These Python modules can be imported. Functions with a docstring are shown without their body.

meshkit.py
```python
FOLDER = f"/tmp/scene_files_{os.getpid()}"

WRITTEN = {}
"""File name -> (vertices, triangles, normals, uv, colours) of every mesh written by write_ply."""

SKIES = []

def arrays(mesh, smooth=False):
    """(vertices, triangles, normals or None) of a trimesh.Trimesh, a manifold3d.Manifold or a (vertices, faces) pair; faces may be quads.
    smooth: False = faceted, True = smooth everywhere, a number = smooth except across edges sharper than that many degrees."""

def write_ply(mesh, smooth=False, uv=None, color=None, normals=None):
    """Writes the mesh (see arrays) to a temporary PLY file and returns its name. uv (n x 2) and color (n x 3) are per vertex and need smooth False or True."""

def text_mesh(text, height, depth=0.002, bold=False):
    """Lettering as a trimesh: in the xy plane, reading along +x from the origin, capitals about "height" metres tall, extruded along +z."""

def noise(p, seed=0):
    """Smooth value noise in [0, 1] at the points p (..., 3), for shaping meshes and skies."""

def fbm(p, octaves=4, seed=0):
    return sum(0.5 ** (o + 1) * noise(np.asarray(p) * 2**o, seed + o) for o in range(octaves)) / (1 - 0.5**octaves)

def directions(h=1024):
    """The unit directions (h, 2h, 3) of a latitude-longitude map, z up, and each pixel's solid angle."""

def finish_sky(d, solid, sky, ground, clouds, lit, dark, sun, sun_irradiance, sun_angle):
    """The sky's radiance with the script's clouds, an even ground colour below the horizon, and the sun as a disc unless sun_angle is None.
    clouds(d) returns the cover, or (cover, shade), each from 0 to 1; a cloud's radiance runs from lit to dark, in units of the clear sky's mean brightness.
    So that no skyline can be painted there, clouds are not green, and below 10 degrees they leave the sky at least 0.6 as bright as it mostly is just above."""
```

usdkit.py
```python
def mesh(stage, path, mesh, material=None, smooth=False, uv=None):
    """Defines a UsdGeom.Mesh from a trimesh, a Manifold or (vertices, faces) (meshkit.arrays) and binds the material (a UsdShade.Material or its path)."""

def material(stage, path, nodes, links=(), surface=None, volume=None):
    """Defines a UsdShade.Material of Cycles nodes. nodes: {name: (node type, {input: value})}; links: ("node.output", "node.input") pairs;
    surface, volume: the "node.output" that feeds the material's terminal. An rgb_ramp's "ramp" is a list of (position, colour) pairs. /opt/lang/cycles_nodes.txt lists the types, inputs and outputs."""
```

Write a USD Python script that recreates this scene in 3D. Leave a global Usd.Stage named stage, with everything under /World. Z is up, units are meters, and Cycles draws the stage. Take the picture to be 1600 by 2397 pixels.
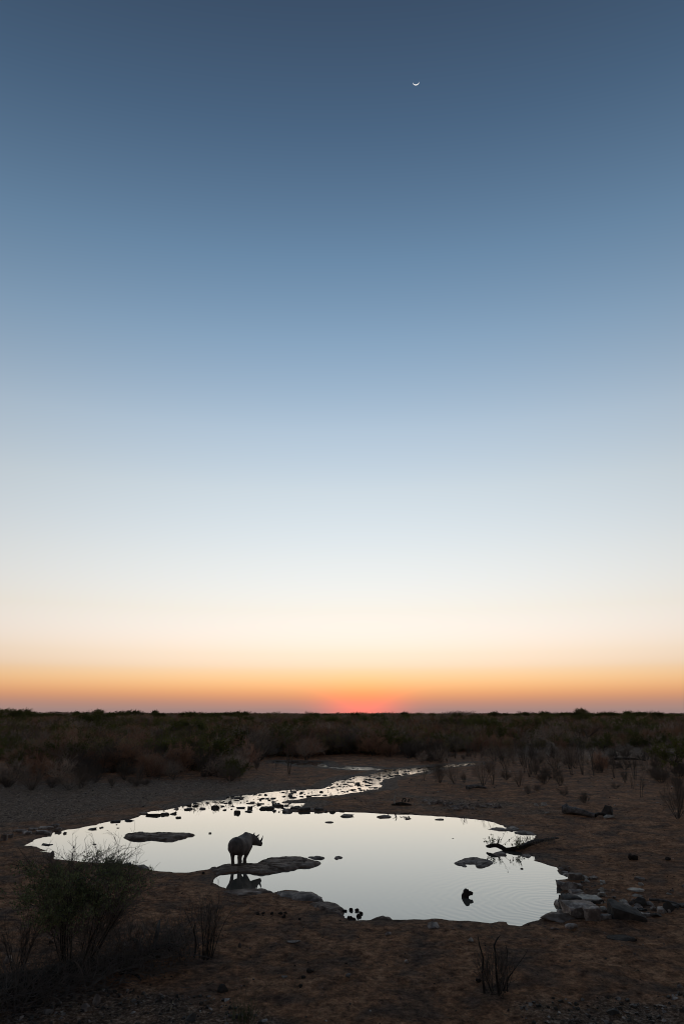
import math, random
import numpy as np, trimesh, shapely, shapely.affinity, usdkit, meshkit
from manifold3d import Manifold
from shapely.geometry import Polygon
from pxr import Usd, UsdGeom, UsdLux, UsdShade, Gf, Sdf, Vt

stage = Usd.Stage.CreateInMemory()
UsdGeom.SetStageUpAxis(stage, "Z"); UsdGeom.SetStageMetersPerUnit(stage, 1.0)
UsdGeom.Xform.Define(stage, "/World")

# ------------------------------------------------------------------ camera, sky, exposure
EYE_H, PITCH, FPX = 7.5, math.radians(16.4), 1600.0
cam = UsdGeom.Camera.Define(stage, "/World/camera")
cam.CreateFocalLengthAttr(24.0); cam.CreateHorizontalApertureAttr(24.0); cam.CreateVerticalApertureAttr(36.0)
cam.CreateClippingRangeAttr(Gf.Vec2f(0.1, 50000)); cam.CreateExposureAttr(4.06)
cam.AddTranslateOp().Set(Gf.Vec3d(0, 0, EYE_H)); cam.AddRotateXOp().Set(90 + math.degrees(PITCH))

SUN_EL, SUN_AZ = -3.0, 1.65          # degrees: the sun has just set behind the bush, a little right of the middle
sdir = np.array([math.sin(math.radians(SUN_AZ)), math.cos(math.radians(SUN_AZ)), 0.0])
dome = UsdLux.DomeLight.Define(stage, "/World/sky")
dome.GetPrim().SetCustomDataByKey("kind", "structure")
# twilight: the physical sky, graded by elevation, plus the dusty pink band low over the land and the red glow above the sunken sun
GRADE = [(0.0, (1.397, 1.595, 3.0)), (0.2529, (1.397, 1.595, 3.0)), (0.285, (1.54, 1.575, 2.45)), (0.3761, (1.80, 1.68, 1.83)),
         (0.4636, (2.106, 1.947, 1.853)), (0.5574, (2.344, 2.217, 1.958)), (0.6266, (2.212, 2.257, 2.069)), (0.7109, (1.666, 2.019, 2.02)),
         (0.7721, (1.251, 1.72, 1.834)), (0.8459, (0.808, 1.189, 1.366)), (0.8949, (0.636, 0.893, 1.041)), (1.0, (0.55, 0.75, 0.9))]
BAND = [(0.0, (.157, .112, .112)), (.0868, (.154, .111, .106)), (.1242, (.138, .091, .096)), (.1612, (.132, .067, .076)), (.1912, (.115, .053, .058)),
        (.2111, (.09, .04, .04)), (.2407, (.045, .01, .008)), (.285, (0, 0, 0)), (1.0, (0, 0, 0))]
sky = usdkit.material(stage, "/World/Looks/sky_look", {
    "tc": ("texture_coordinate", {}),
    "nrm": ("vector_math", {"math_type": "normalize"}),
    "sep": ("separate_xyz", {}),
    "cl": ("clamp", {"min": 0.0, "max": 1.0}),
    "root": ("math", {"math_type": "power", "value2": 0.5}),
    "grade": ("rgb_ramp", {"ramp": GRADE}), "band": ("rgb_ramp", {"ramp": BAND}),
    "st": ("sky_texture", dict(sky_type="single_scattering", sun_disc=False, sun_elevation=math.radians(SUN_EL), sun_rotation=math.radians(SUN_AZ),
                               air_density=1.0, aerosol_density=2.0, ozone_density=1.0)),
    "mul": ("vector_math", {"math_type": "multiply"}), "add": ("vector_math", {"math_type": "add"}),
    "dot": ("vector_math", {"math_type": "dot_product", "vector2": tuple(sdir)}),
    "m1": ("math", {"math_type": "subtract", "value2": 1.0}), "m2": ("math", {"math_type": "multiply", "value2": 720.0}),
    "ex": ("math", {"math_type": "exponent"}),
    "glow": ("vector_math", {"math_type": "scale", "vector1": (0.30, 0.004, -0.014)}),
    "sum": ("vector_math", {"math_type": "add"}),
    "bg": ("background_shader", {"strength": 0.12})},
    [("tc.generated", "nrm.vector1"), ("nrm.vector", "sep.vector"), ("sep.z", "cl.value"), ("cl.result", "root.value1"),
     ("root.value", "grade.fac"), ("root.value", "band.fac"), ("st.color", "mul.vector1"), ("grade.color", "mul.vector2"),
     ("mul.vector", "add.vector1"), ("band.color", "add.vector2"), ("nrm.vector", "dot.vector1"), ("dot.value", "m1.value1"),
     ("m1.value", "m2.value1"), ("m2.value", "ex.value1"), ("ex.value", "glow.scale"), ("add.vector", "sum.vector1"), ("glow.vector", "sum.vector2"),
     ("sum.vector", "bg.color")], surface="bg.background")
UsdShade.MaterialBindingAPI.Apply(dome.GetPrim()).Bind(sky)
sun = UsdLux.DistantLight.Define(stage, "/World/sun")      # already below the horizon: it no longer reaches the ground
sun.CreateIntensityAttr(0.05); sun.CreateAngleAttr(0.5); sun.CreateNormalizeAttr(True); sun.CreateColorAttr(Gf.Vec3f(1.0, 0.6, 0.4))
sun.AddRotateZOp().Set(-SUN_AZ); sun.AddRotateXOp().Set(-(90 - SUN_EL))

# ------------------------------------------------------------------ helpers
used = {}
def fresh(parent, name):
    k = (parent, name); n = used.get(k, 0); used[k] = n + 1
    return f"{parent}/{name}" + (f"_{n:03d}" if n else "")
def data(p, label=None, cat=None, group=None, kind=None):
    for k, v in (("label", label), ("category", cat), ("group", group), ("kind", kind)):
        if v: p.SetCustomDataByKey(k, v)
    return p
def place(x, loc, rz=0.0, s=1.0):
    x = UsdGeom.Xformable(x)
    x.AddTranslateOp().Set(Gf.Vec3d(*map(float, loc)))
    if rz: x.AddRotateZOp().Set(math.degrees(rz))
    if np.ndim(s): x.AddScaleOp().Set(Gf.Vec3f(*map(float, s)))
    elif s != 1.0: x.AddScaleOp().Set(Gf.Vec3f(s, s, s))
def thing(name, label, cat, loc=(0, 0, 0), rz=0.0, s=1.0, group=None):
    x = UsdGeom.Xform.Define(stage, fresh("/World", name)); place(x, loc, rz, s)
    return data(x.GetPrim(), label, cat, group)
def part(name, mesh, mat, parent, smooth=False, label=None, kind=None):
    m = usdkit.mesh(stage, fresh(str(parent.GetPath()), name), mesh, mat, smooth=smooth)
    return data(m.GetPrim(), label, kind=kind)
def solo(name, mesh, mat, label, cat, loc=(0, 0, 0), rz=0.0, s=1.0, group=None, kind=None, smooth=False):
    m = usdkit.mesh(stage, fresh("/World", name), mesh, mat, smooth=smooth); place(m, loc, rz, s)
    return data(m.GetPrim(), label, cat, group, kind)
def kind_prim(name):
    return stage.CreateClassPrim(f"/World/{name}")
def copy(kind, name, label, cat, loc, rz=0.0, s=1.0, group=None):
    x = UsdGeom.Xform.Define(stage, fresh("/World", name)); place(x, loc, rz, s)
    p = x.GetPrim(); p.GetReferences().AddInternalReference(kind.GetPath()); p.SetInstanceable(True)
    return data(p, label, cat, group)
def scatter(name, label, protos, mats, pos, rz, sc, idx, tilt=None):
    pi = UsdGeom.PointInstancer.Define(stage, f"/World/{name}")
    data(pi.GetPrim(), label, kind="stuff")
    rel = pi.CreatePrototypesRel()
    for k, (m, mt) in enumerate(zip(protos, mats)):
        rel.AddTarget(usdkit.mesh(stage, f"/World/{name}/piece_{k:03d}", m, mt).GetPath())
    pi.CreatePositionsAttr(Vt.Vec3fArray.FromNumpy(np.asarray(pos, np.float32)))
    q = np.zeros((len(pos), 4)); q[:, 3] = np.cos(rz / 2); q[:, 2] = np.sin(rz / 2)
    if tilt is not None:
        q[:, 0] = np.sin(tilt / 2) * np.cos(rz); q[:, 1] = np.sin(tilt / 2) * np.sin(rz); q /= np.linalg.norm(q, axis=1, keepdims=True)
    pi.CreateOrientationsAttr(Vt.QuathArray([Gf.Quath(float(a[3]), float(a[0]), float(a[1]), float(a[2])) for a in q]))
    sc = np.asarray(sc, np.float32)
    if sc.ndim == 1: sc = np.repeat(sc[:, None], 3, 1)
    pi.CreateScalesAttr(Vt.Vec3fArray.FromNumpy(sc.astype(np.float32)))
    pi.CreateProtoIndicesAttr(Vt.IntArray.FromNumpy(np.asarray(idx, np.int32)))

CP, SP = math.cos(PITCH), math.sin(PITCH)
def ray(px, py):
    u = (np.asarray(px, float) - 800) / FPX; v = (1198.5 - np.asarray(py, float)) / FPX
    return u, CP - v * SP, SP + v * CP
def spot0(px, py, z=0.0):
    """the point of the level z that the photograph shows at this pixel"""
    u, y, w = ray(px, py); t = (z - EYE_H) / w
    return np.stack([u * t, y * t], -1)
def spot(px, py):
    p = spot0(px, py, 0.1)
    for _ in range(4):
        p = spot0(px, py, ground_z(p[None, 0], p[None, 1])[0])
    return np.array([p[0], p[1], ground_z(p[None, 0], p[None, 1])[0]])
def depth(p):
    return p[1] * CP + (p[2] - EYE_H) * SP
def poly(pts):
    a = np.array(pts, float); return Polygon(spot0(a[:, 0], a[:, 1])).buffer(0)

# ------------------------------------------------------------------ materials
L = "/World/Looks/"
def noisy(name, stops, scale=6.0, rough=0.88, bump=0.4, bscale=30.0, bdist=0.02, detail=6.0, coord="geometry.position", vary=0.0, spec=0.12, stretch=None):
    nodes = {"geometry": ("geometry", {}), "tc": ("texture_coordinate", {}), "n": ("noise_texture", {"scale": scale, "detail": detail, "roughness": 0.6}),
             "r": ("rgb_ramp", {"ramp": stops}), "bn": ("noise_texture", {"scale": bscale, "detail": 4.0}),
             "b": ("bump", {"strength": bump, "distance": bdist}), "p": ("principled_bsdf", {"roughness": rough, "specular_ior_level": spec}),
             "oi": ("object_info", {}), "mr": ("map_range", {"from_min": 0.0, "from_max": 1.0, "to_min": 1 - vary, "to_max": 1 + vary}),
             "hs": ("hsv", {}), "mp": ("mapping", {"scale": stretch or (1, 1, 1)})}
    src = "tc.object" if coord == "object" else "geometry.position"
    links = [(src, "mp.vector"), ("mp.vector", "n.vector"), ("mp.vector", "bn.vector"), ("n.fac", "r.fac"), ("bn.fac", "b.height"), ("b.normal", "p.normal"),
             ("oi.random", "mr.value"), ("mr.result", "hs.value"), ("r.color", "hs.color"), ("hs.color", "p.base_color")]
    return usdkit.material(stage, L + name, nodes, links, surface="p.BSDF")

M = {}
M["soil"] = usdkit.material(stage, L + "soil", {
    "g": ("geometry", {}), "at": ("attribute", {"attribute": "stony"}), "wt": ("attribute", {"attribute": "wet"}),
    "n1": ("noise_texture", {"scale": 0.6, "detail": 6.0, "roughness": 0.62, "distortion": 0.4}), "n2": ("noise_texture", {"scale": 3.6, "detail": 8.0, "roughness": 0.7}),
    "n3": ("noise_texture", {"scale": 11.0, "detail": 6.0, "roughness": 0.7}),
    "r1": ("rgb_ramp", {"ramp": [(0.34, (.100, .066, .050)), (0.44, (.165, .094, .060)), (0.53, (.235, .116, .062)), (0.62, (.31, .165, .092))]}),
    "r2": ("rgb_ramp", {"ramp": [(0.38, (.34, .34, .35)), (0.46, (.76, .76, .77)), (0.53, (1.06, 1.06, 1.04)), (0.61, (1.5, 1.49, 1.46))]}),
    "r3": ("rgb_ramp", {"ramp": [(0.36, (.050, .035, .026)), (0.5, (.122, .088, .064)), (0.62, (.28, .215, .165))]}),
    "r4": ("rgb_ramp", {"ramp": [(0.38, (.35, .35, .35)), (0.5, (.95, .95, .95)), (0.62, (1.6, 1.6, 1.6))]}),
    "mix": ("mix_color", {}), "mul": ("mix_color", {"blend_type": "multiply", "fac": 0.9, "use_clamp": False, "use_clamp_result": False}), "mul2": ("mix_color", {"blend_type": "multiply", "fac": 0.5}),
    "am": ("math", {"math_type": "add"}), "as": ("math", {"math_type": "multiply", "value2": 1.1}), "ac": ("clamp", {}),
    "wd": ("mix_color", {"blend_type": "multiply", "b": (.38, .35, .34)}),
    "rg": ("map_range", {"from_min": 0.0, "from_max": 1.0, "to_min": 0.95, "to_max": 0.6}),
    "b1": ("bump", {"strength": 1.0, "distance": 0.16}), "b2": ("bump", {"strength": 0.9, "distance": 0.05}),
    "p": ("principled_bsdf", {"specular_ior_level": 0.02, "diffuse_roughness": 0.6})},
    [("g.position", "n1.vector"), ("g.position", "n2.vector"), ("g.position", "n3.vector"), ("n1.fac", "r1.fac"), ("n2.fac", "r2.fac"), ("n3.fac", "r3.fac"), ("n3.fac", "r4.fac"),
     ("at.fac", "as.value1"), ("as.value", "ac.value"), ("ac.result", "mix.fac"), ("r1.color", "mix.a"), ("r3.color", "mix.b"),
     ("mix.result", "mul.a"), ("r2.color", "mul.b"), ("mul.result", "mul2.a"), ("r4.color", "mul2.b"), ("mul2.result", "wd.a"), ("wt.fac", "wd.fac"), ("wd.result", "p.base_color"),
     ("wt.fac", "rg.value"), ("rg.result", "p.roughness"), ("n2.fac", "b1.height"), ("b1.normal", "b2.normal"), ("n3.fac", "b2.height"), ("b2.normal", "p.normal")], surface="p.BSDF")
M["rock"] = noisy("rock", [(.3, (.065, .050, .042)), (.5, (.15, .118, .098)), (.6, (.27, .22, .185)), (.72, (.40, .335, .285))], scale=3.0, bscale=14.0, bump=0.7, bdist=0.05, vary=0.25)
M["ledge"] = noisy("ledge", [(.3, (.050, .030, .021)), (.48, (.092, .060, .042)), (.6, (.17, .125, .098)), (.75, (.29, .235, .19))], scale=1.6, bscale=9.0, bump=0.8, bdist=0.06)
M["dark_rock"] = noisy("dark_rock", [(.3, (.030, .025, .021)), (.55, (.062, .052, .044)), (.75, (.11, .095, .082))], scale=3.5, bscale=14.0, bump=0.7, bdist=0.05, vary=0.25)
M["pale_rock"] = noisy("pale_rock", [(.3, (.16, .135, .11)), (.55, (.31, .27, .225)), (.75, (.44, .40, .35))], scale=4.0, bscale=16.0, bump=0.7, bdist=0.04, vary=0.15)
M["dung"] = noisy("dung", [(.3, (.018, .013, .010)), (.7, (.045, .032, .024))], scale=12.0, bscale=40.0, bump=0.9, bdist=0.03)
M["bark"] = noisy("bark", [(.3, (.014, .011, .009)), (.55, (.032, .026, .021)), (.75, (.075, .062, .052))], scale=5.0, bscale=22.0, bump=0.8, bdist=0.03, stretch=(1, 1, 0.4))
M["dead_wood"] = noisy("dead_wood", [(.3, (.035, .03, .028)), (.52, (.10, .09, .083)), (.75, (.22, .20, .185))], scale=4.0, bscale=26.0, bump=0.9, bdist=0.03, stretch=(0.5, 1, 1))
M["twig"] = noisy("twig", [(.3, (.070, .055, .045)), (.7, (.150, .122, .100))], scale=2.0, bump=0.0, vary=0.3, rough=0.9)
M["far_twig"] = noisy("far_twig", [(.38, (.20, .148, .112)), (.62, (.36, .28, .215))], scale=0.10, bump=0.0, vary=0.4, rough=0.95)
M["red_twig"] = noisy("red_twig", [(.38, (.21, .118, .082)), (.62, (.36, .21, .142))], scale=0.10, bump=0.0, vary=0.3, rough=0.95)
M["dark_twig"] = noisy("dark_twig", [(.38, (.07, .056, .044)), (.62, (.15, .118, .092))], scale=0.10, bump=0.0, vary=0.3, rough=0.95)
M["stem"] = noisy("stem", [(.3, (.040, .032, .026)), (.7, (.095, .077, .062))], scale=6.0, bump=0.0, vary=0.25, rough=0.9)
def leaf(name, a, b, scale=0.5, vary=0.3, tr=0.3):
    return usdkit.material(stage, L + name, {
        "g": ("geometry", {}), "n": ("noise_texture", {"scale": scale, "detail": 3.0}), "r": ("rgb_ramp", {"ramp": [(.32, a), (.68, b)]}),
        "oi": ("object_info", {}), "mr": ("map_range", {"from_min": 0.0, "from_max": 1.0, "to_min": 1 - vary, "to_max": 1 + vary}), "hs": ("hsv", {}),
        "d": ("principled_bsdf", {"roughness": 0.8, "specular_ior_level": 0.15}), "t": ("translucent_bsdf", {}), "m": ("mix_closure", {"fac": tr})},
        [("g.position", "n.vector"), ("n.fac", "r.fac"), ("r.color", "hs.color"), ("oi.random", "mr.value"), ("mr.result", "hs.value"),
         ("hs.color", "d.base_color"), ("hs.color", "t.color"), ("d.BSDF", "m.closure1"), ("t.BSDF", "m.closure2")], surface="m.closure")
M["green_leaf"] = leaf("green_leaf", (.062, .072, .018), (.150, .150, .036))
M["near_leaf"] = leaf("near_leaf", (.075, .090, .038), (.21, .225, .10), scale=2.5, tr=0.2)
M["russet_leaf"] = leaf("russet_leaf", (.19, .10, .060), (.35, .20, .115))
M["olive_leaf"] = leaf("olive_leaf", (.15, .118, .050), (.26, .205, .088))
M["straw"] = noisy("straw", [(.3, (.12, .085, .05)), (.7, (.24, .18, .11))], scale=3.0, bump=0.0)
M["skin"] = noisy("skin", [(.3, (.062, .050, .044)), (.5, (.098, .080, .070)), (.7, (.135, .110, .096))], scale=3.0, bscale=22.0, bump=0.6, bdist=0.03, coord="object", rough=0.8)
M["horn"] = noisy("horn", [(.3, (.02, .018, .017)), (.7, (.05, .046, .042))], scale=8.0, rough=0.6, coord="object")
M["eye"] = usdkit.material(stage, L + "eye", {"p": ("principled_bsdf", {"base_color": (.008, .006, .005), "roughness": 0.15})}, surface="p.BSDF")
M["moon"] = usdkit.material(stage, L + "moonlight", {"e": ("emission", {"color": (1.0, 0.97, 0.92), "strength": 0.06})}, surface="e.emission")
# still water: sky mirrored at grazing angles, dark below, with faint rings spreading from the right bank
RC = spot0(1290, 2113)
def water(name, dist, rough, scale, rings):
    return usdkit.material(stage, L + name, {
    "g": ("geometry", {}), "off": ("vector_math", {"math_type": "subtract", "vector2": (RC[0], RC[1], 0.0)}), "sep": ("separate_xyz", {}),
    "len": ("vector_math", {"math_type": "length"}),
    "wn": ("noise_texture", {"scale": 0.7, "detail": 2.0}), "wd": ("math", {"math_type": "multiply_add", "value2": 1.3}),
    "ws": ("math", {"math_type": "multiply", "value2": 15.0}), "sn": ("math", {"math_type": "sine"}),
    "fall": ("map_range", {"range_type": "smoothstep", "from_min": 1.0, "from_max": 11.0, "to_min": rings, "to_max": 0.0}), "am": ("math", {"math_type": "multiply"}),
    "n": ("noise_texture", {"scale": scale, "detail": 3.0}), "mp": ("mapping", {"scale": (0.5, 1.6, 1.0)}), "nm": ("math", {"math_type": "multiply", "value2": 0.30 if rings else 1.0}), "ad": ("math", {"math_type": "add"}),
    "b": ("bump", {"strength": 1.0, "distance": dist}),
    "f": ("fresnel", {"IOR": 1.33}), "fm": ("math", {"math_type": "multiply", "value2": 1.72}), "fc": ("clamp", {"min": 0.0, "max": 0.97}),
    "d": ("diffuse_bsdf", {"color": (.035, .032, .026)}), "gl": ("glossy_bsdf", {"color": (1.0, .99, .95), "roughness": rough}), "m": ("mix_closure", {})},
    [("g.position", "off.vector1"), ("off.vector", "len.vector1"), ("g.position", "wn.vector"), ("wn.fac", "wd.value1"), ("len.value", "wd.value3"), ("wd.value", "ws.value1"), ("ws.value", "sn.value1"),
     ("len.value", "fall.value"), ("fall.result", "am.value1"), ("sn.value", "am.value2"), ("g.position", "mp.vector"), ("mp.vector", "n.vector"), ("n.fac", "nm.value1"),
     ("am.value", "ad.value1"), ("nm.value", "ad.value2"), ("ad.value", "b.height"), ("b.normal", "gl.normal"), ("b.normal", "f.normal"),
     ("f.fac", "fm.value1"), ("fm.value", "fc.value"), ("fc.result", "m.fac"), ("d.BSDF", "m.closure1"), ("gl.BSDF", "m.closure2")], surface="m.closure")
M["water"] = water("water", 0.00085, 0.015, 2.2, 1.0)
M["running_water"] = water("running_water", 0.0065, 0.04, 3.0, 0.0)
M["puddle_water"] = water("puddle_water", 0.022, 0.05, 2.5, 0.0)

# ------------------------------------------------------------------ the land
POOL = poly([(60,1980),(76.5,1970),(112,1954.6),(127.6,1948),(166,1942),(199,1937),(224.5,1931.6),(255,1924),(280.6,1921.4),(308.7,1917.6),(326.5,1911),(340,1903),(360,1899),
  (384,1897),(428,1889),(454,1886),(500,1880),(540,1884),(580,1890),(620,1894),(659,1897),(689,1902),(727,1901),(766,1902.5),(791,1901),(830,1902),(868,1904),(896,1905),(932,1907.6),
  (962,1907.5),(1000,1910),(1060,1914),(1120,1919),(1134,1921),(1160,1927),(1190,1940),(1225,1949),(1254.7,1955.7),(1248.6,1966),(1222,1974),(1206,1985),(1206,1993),(1224,2001),
  (1251.6,2007),(1252,2015),(1279,2024),(1303.7,2031.6),(1306.7,2039),(1334,2042),(1331,2050),(1334,2056),(1305,2062),(1303,2074.5),(1314,2083.7),(1314,2099),(1318,2128),(1323.5,2138.8),
  (1273,2146.4),(1261,2154),(1236,2160),(1215,2167),(1193.5,2164.8),(1190,2158.6),(1166,2157),(1150.6,2161.7),(1116,2159),(1060,2155.4),(1014,2151),(953,2154),(922.4,2154),(891.8,2147.8),
  (866,2154),(815,2156),(804,2135.7),(799,2122),(772,2115.6),(753.4,2111.6),(753,2102),(740,2097),(708,2093),(697,2084.8),(670,2083.5),(638,2091),(622,2086),(598,2083),(563,2086),
  (535,2084),(516,2076),(500,2064),(509.6,2050),(536,2046),(579,2044.6),(611,2048.7),(662,2040.6),(702.5,2032.6),(726.6,2031),(753,2023),(734.7,2015),(718.6,2008.5),(694.5,2007.7),
  (627.5,2009.8),(608.8,2019),(592.7,2023),(576.6,2022),(528,2024.6),(496,2034),(475,2038),(450.7,2040.6),(440,2042.5),(408,2043),(380,2040),(352,2038),(344,2030),(306,2024),(265,2023),
  (220,2020),(178,2016),(127.5,2011),(125,1995.7),(92,1994),(112,1991.6),(91.8,1984),(74,1981)])
STREAM = poly([(428,1889),(454,1882),(476,1876),(504,1873.6),(535,1866),(586,1861),(632,1855.7),(683,1850),(722,1849),(763,1847.6),(778.6,1836),(799,1827),(822,1819.5),(855,1817),(880.6,1810.6),
  (913.8,1802),(957,1799),(1019,1793.6),(1075,1789),(1126,1784.7),(1126,1788.5),(1080,1793),(1040,1796.5),(978.6,1809.4),(927.5,1818),(889,1827),(886,1835),(889,1845),(875,1849),(845,1853),
  (817,1856.5),(784,1862),(763,1864),(722,1868),(702,1870),(664,1877),(661,1882),(725,1881),(700,1890),(659,1895),(620,1897),(560,1892),(500,1884),(454,1890)])
FAR1 = poly([(650,1782),(700,1783),(752,1784),(757,1795.5),(700,1793),(690,1788),(655,1786.5)])
FAR2 = poly([(768,1796),(796,1797),(796,1799.7),(768,1798.7)])
FAR3 = poly([(814,1796),(862,1796.5),(872,1800),(910,1801),(908,1803.5),(870,1803),(815,1802.5)])
SHALLOW = shapely.union_all([STREAM.buffer(.5), FAR1.buffer(.8), FAR2.buffer(.5), FAR3.buffer(.8)])
STONY = shapely.union_all([poly([(-200,1840),(0,1838),(330,1828),(640,1828),(700,1840),(560,1857),(300,1893),(100,1933),(0,1948),(-200,1960)]),
                           poly([(1130,1742),(1700,1735),(1700,1775),(1400,1782),(1150,1772)]), poly([(930,1866),(1010,1868),(1190,1885),(1190,1900),(960,1892)])])
GRAVELLY = shapely.union_all([poly([(-300,2330),(250,2325),(520,2350),(640,2420),(640,2700),(-300,2700)]), poly([(1200,2355),(1700,2340),(1700,2700),(1350,2700)])])

def signed(p, x, y):
    shapely.prepare(p); pts = shapely.points(x, y)
    return np.where(shapely.contains_xy(p, x, y), -1, 1) * shapely.distance(p.boundary, pts)
def ground_parts(x, y):
    x, y = np.asarray(x, float), np.asarray(y, float)
    near = (y > 8) & (y < 160) & (np.abs(x) < 110)
    sd = np.full(x.shape, 30.0); ss = np.full(x.shape, 30.0)
    if near.any():
        sd[near] = signed(POOL, x[near], y[near]); ss[near] = signed(SHALLOW, x[near], y[near])
    far = np.clip((y - 30) / 70, 0, 1)
    p = np.stack([x, y, 0 * x], -1)
    rag = meshkit.fbm(p * 1.9, 4, 3) - 0.5
    sd = sd + rag * (0.32 + 0.5 * far)
    up = np.clip(sd, 0, None)
    z = np.where(sd > 0, 0.055 * (1 - np.exp(-up / 0.2)) + 0.007 * np.minimum(np.minimum(up, np.clip(ss, 0, None)), 30), -0.45 * (1 - np.exp(np.clip(sd, -9, 0) / 0.5)))
    n1 = meshkit.fbm(p * 0.33, 4, 11) - 0.5; n2 = meshkit.fbm(p * np.array([1.6, 2.0, 1]), 4, 21) - 0.5
    n3 = meshkit.fbm(p * np.array([6.0, 7.0, 1]), 3, 31) - 0.5
    amp = np.clip(np.minimum(up, np.clip(ss, 0, None) + .3) / 2.2, 0.10, 1) * np.where(y > 60, .7, 1)
    z = z + np.where(sd > 0, (n1 * 0.24 + n2 * 0.13 + n3 * 0.055 * np.clip(1.6 - y / 60, 0, 1)) * amp, 0)
    z = np.where(sd > 0.25, np.maximum(z, 0.025), z)
    bed = -0.055 + 0.30 * (meshkit.fbm(p * np.array([1.0, 0.55, 1]), 4, 41) - 0.5) + 0.10 * (meshkit.noise(p * np.array([3.5, 2.0, 1]), 47) - 0.5)
    edge = np.clip(-ss / 1.2 + 0.15, 0, 1)
    z = np.where((ss < 0.2) & (sd > 0), z * (1 - edge) + bed * edge, z)
    # the stony rise the picture was taken from, and soft swells far away
    z = z + np.where(y < 16, 5.7 * (np.clip(16 - y, 0, 60) / 16) ** 1.6 * np.where(y < 0, 1, 1), 0)
    z = np.where(y < -14, 5.7 * (30 / 16) ** 1.6 + (-14 - y) * 0.15, z)
    swell = np.exp(-((x + 1150) / 500) ** 2 - ((y - 2000) / 700) ** 2) * 9.0
    return z + swell, sd, ss
def ground_z(x, y):
    return ground_parts(x, y)[0]

def steps(*segs):
    out = []
    for a, b, d in segs: out += list(np.arange(a, b - d * 0.5, d))
    return out
xs = np.array(steps((0, 12, .085), (12, 36, .2), (36, 70, .5)) + list(np.geomspace(70, 6000, 34)))
xs = np.concatenate([-xs[:0:-1], xs])
ys = np.array(steps((-60, 8, 2.0), (8, 18, .3), (18, 45, .075), (45, 70, .16), (70, 125, .34)) + list(np.geomspace(125, 9000, 64)))
X, Y = np.meshgrid(xs, ys)
Z, SD, SS = ground_parts(X.ravel(), Y.ravel())
nx, ny = len(xs), len(ys)
idx = np.arange(nx * ny).reshape(ny, nx)
F = np.stack([idx[:-1, :-1].ravel(), idx[:-1, 1:].ravel(), idx[1:, 1:].ravel(), idx[1:, :-1].ravel()], 1)
V = np.stack([X.ravel(), Y.ravel(), Z], 1)
land = usdkit.mesh(stage, "/World/ground", (V, F), M["soil"], smooth=True)
stony = np.zeros(len(V)); nr = (V[:, 1] > 5) & (V[:, 1] < 200) & (np.abs(V[:, 0]) < 120)
wob = (meshkit.fbm(V[nr] * np.array([.5, .5, 0]), 4, 77) - 0.5)
stony[nr] = np.maximum(np.clip(0.5 - signed(STONY, V[nr, 0], V[nr, 1]) / 6 + wob * 1.8, 0, 1) * 0.85, np.clip(0.5 - signed(GRAVELLY, V[nr, 0], V[nr, 1]) / 1.2 + wob * 1.8, 0, 1) * .6)
stony[nr] = np.maximum(stony[nr], np.where(SS[nr] < 1.5, 0.8, 0))
wet = np.exp(-np.clip(np.minimum(SD, SS * 1.5), 0, None) / 0.55)
api = UsdGeom.PrimvarsAPI(land)
for nm, a in (("stony", stony), ("wet", wet)):
    api.CreatePrimvar(nm, Sdf.ValueTypeNames.FloatArray, "vertex").Set(Vt.FloatArray.FromNumpy(a.astype(np.float32)))
data(land.GetPrim(), "reddish brown bare earth, stony in places, running to the horizon", kind="structure")

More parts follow.
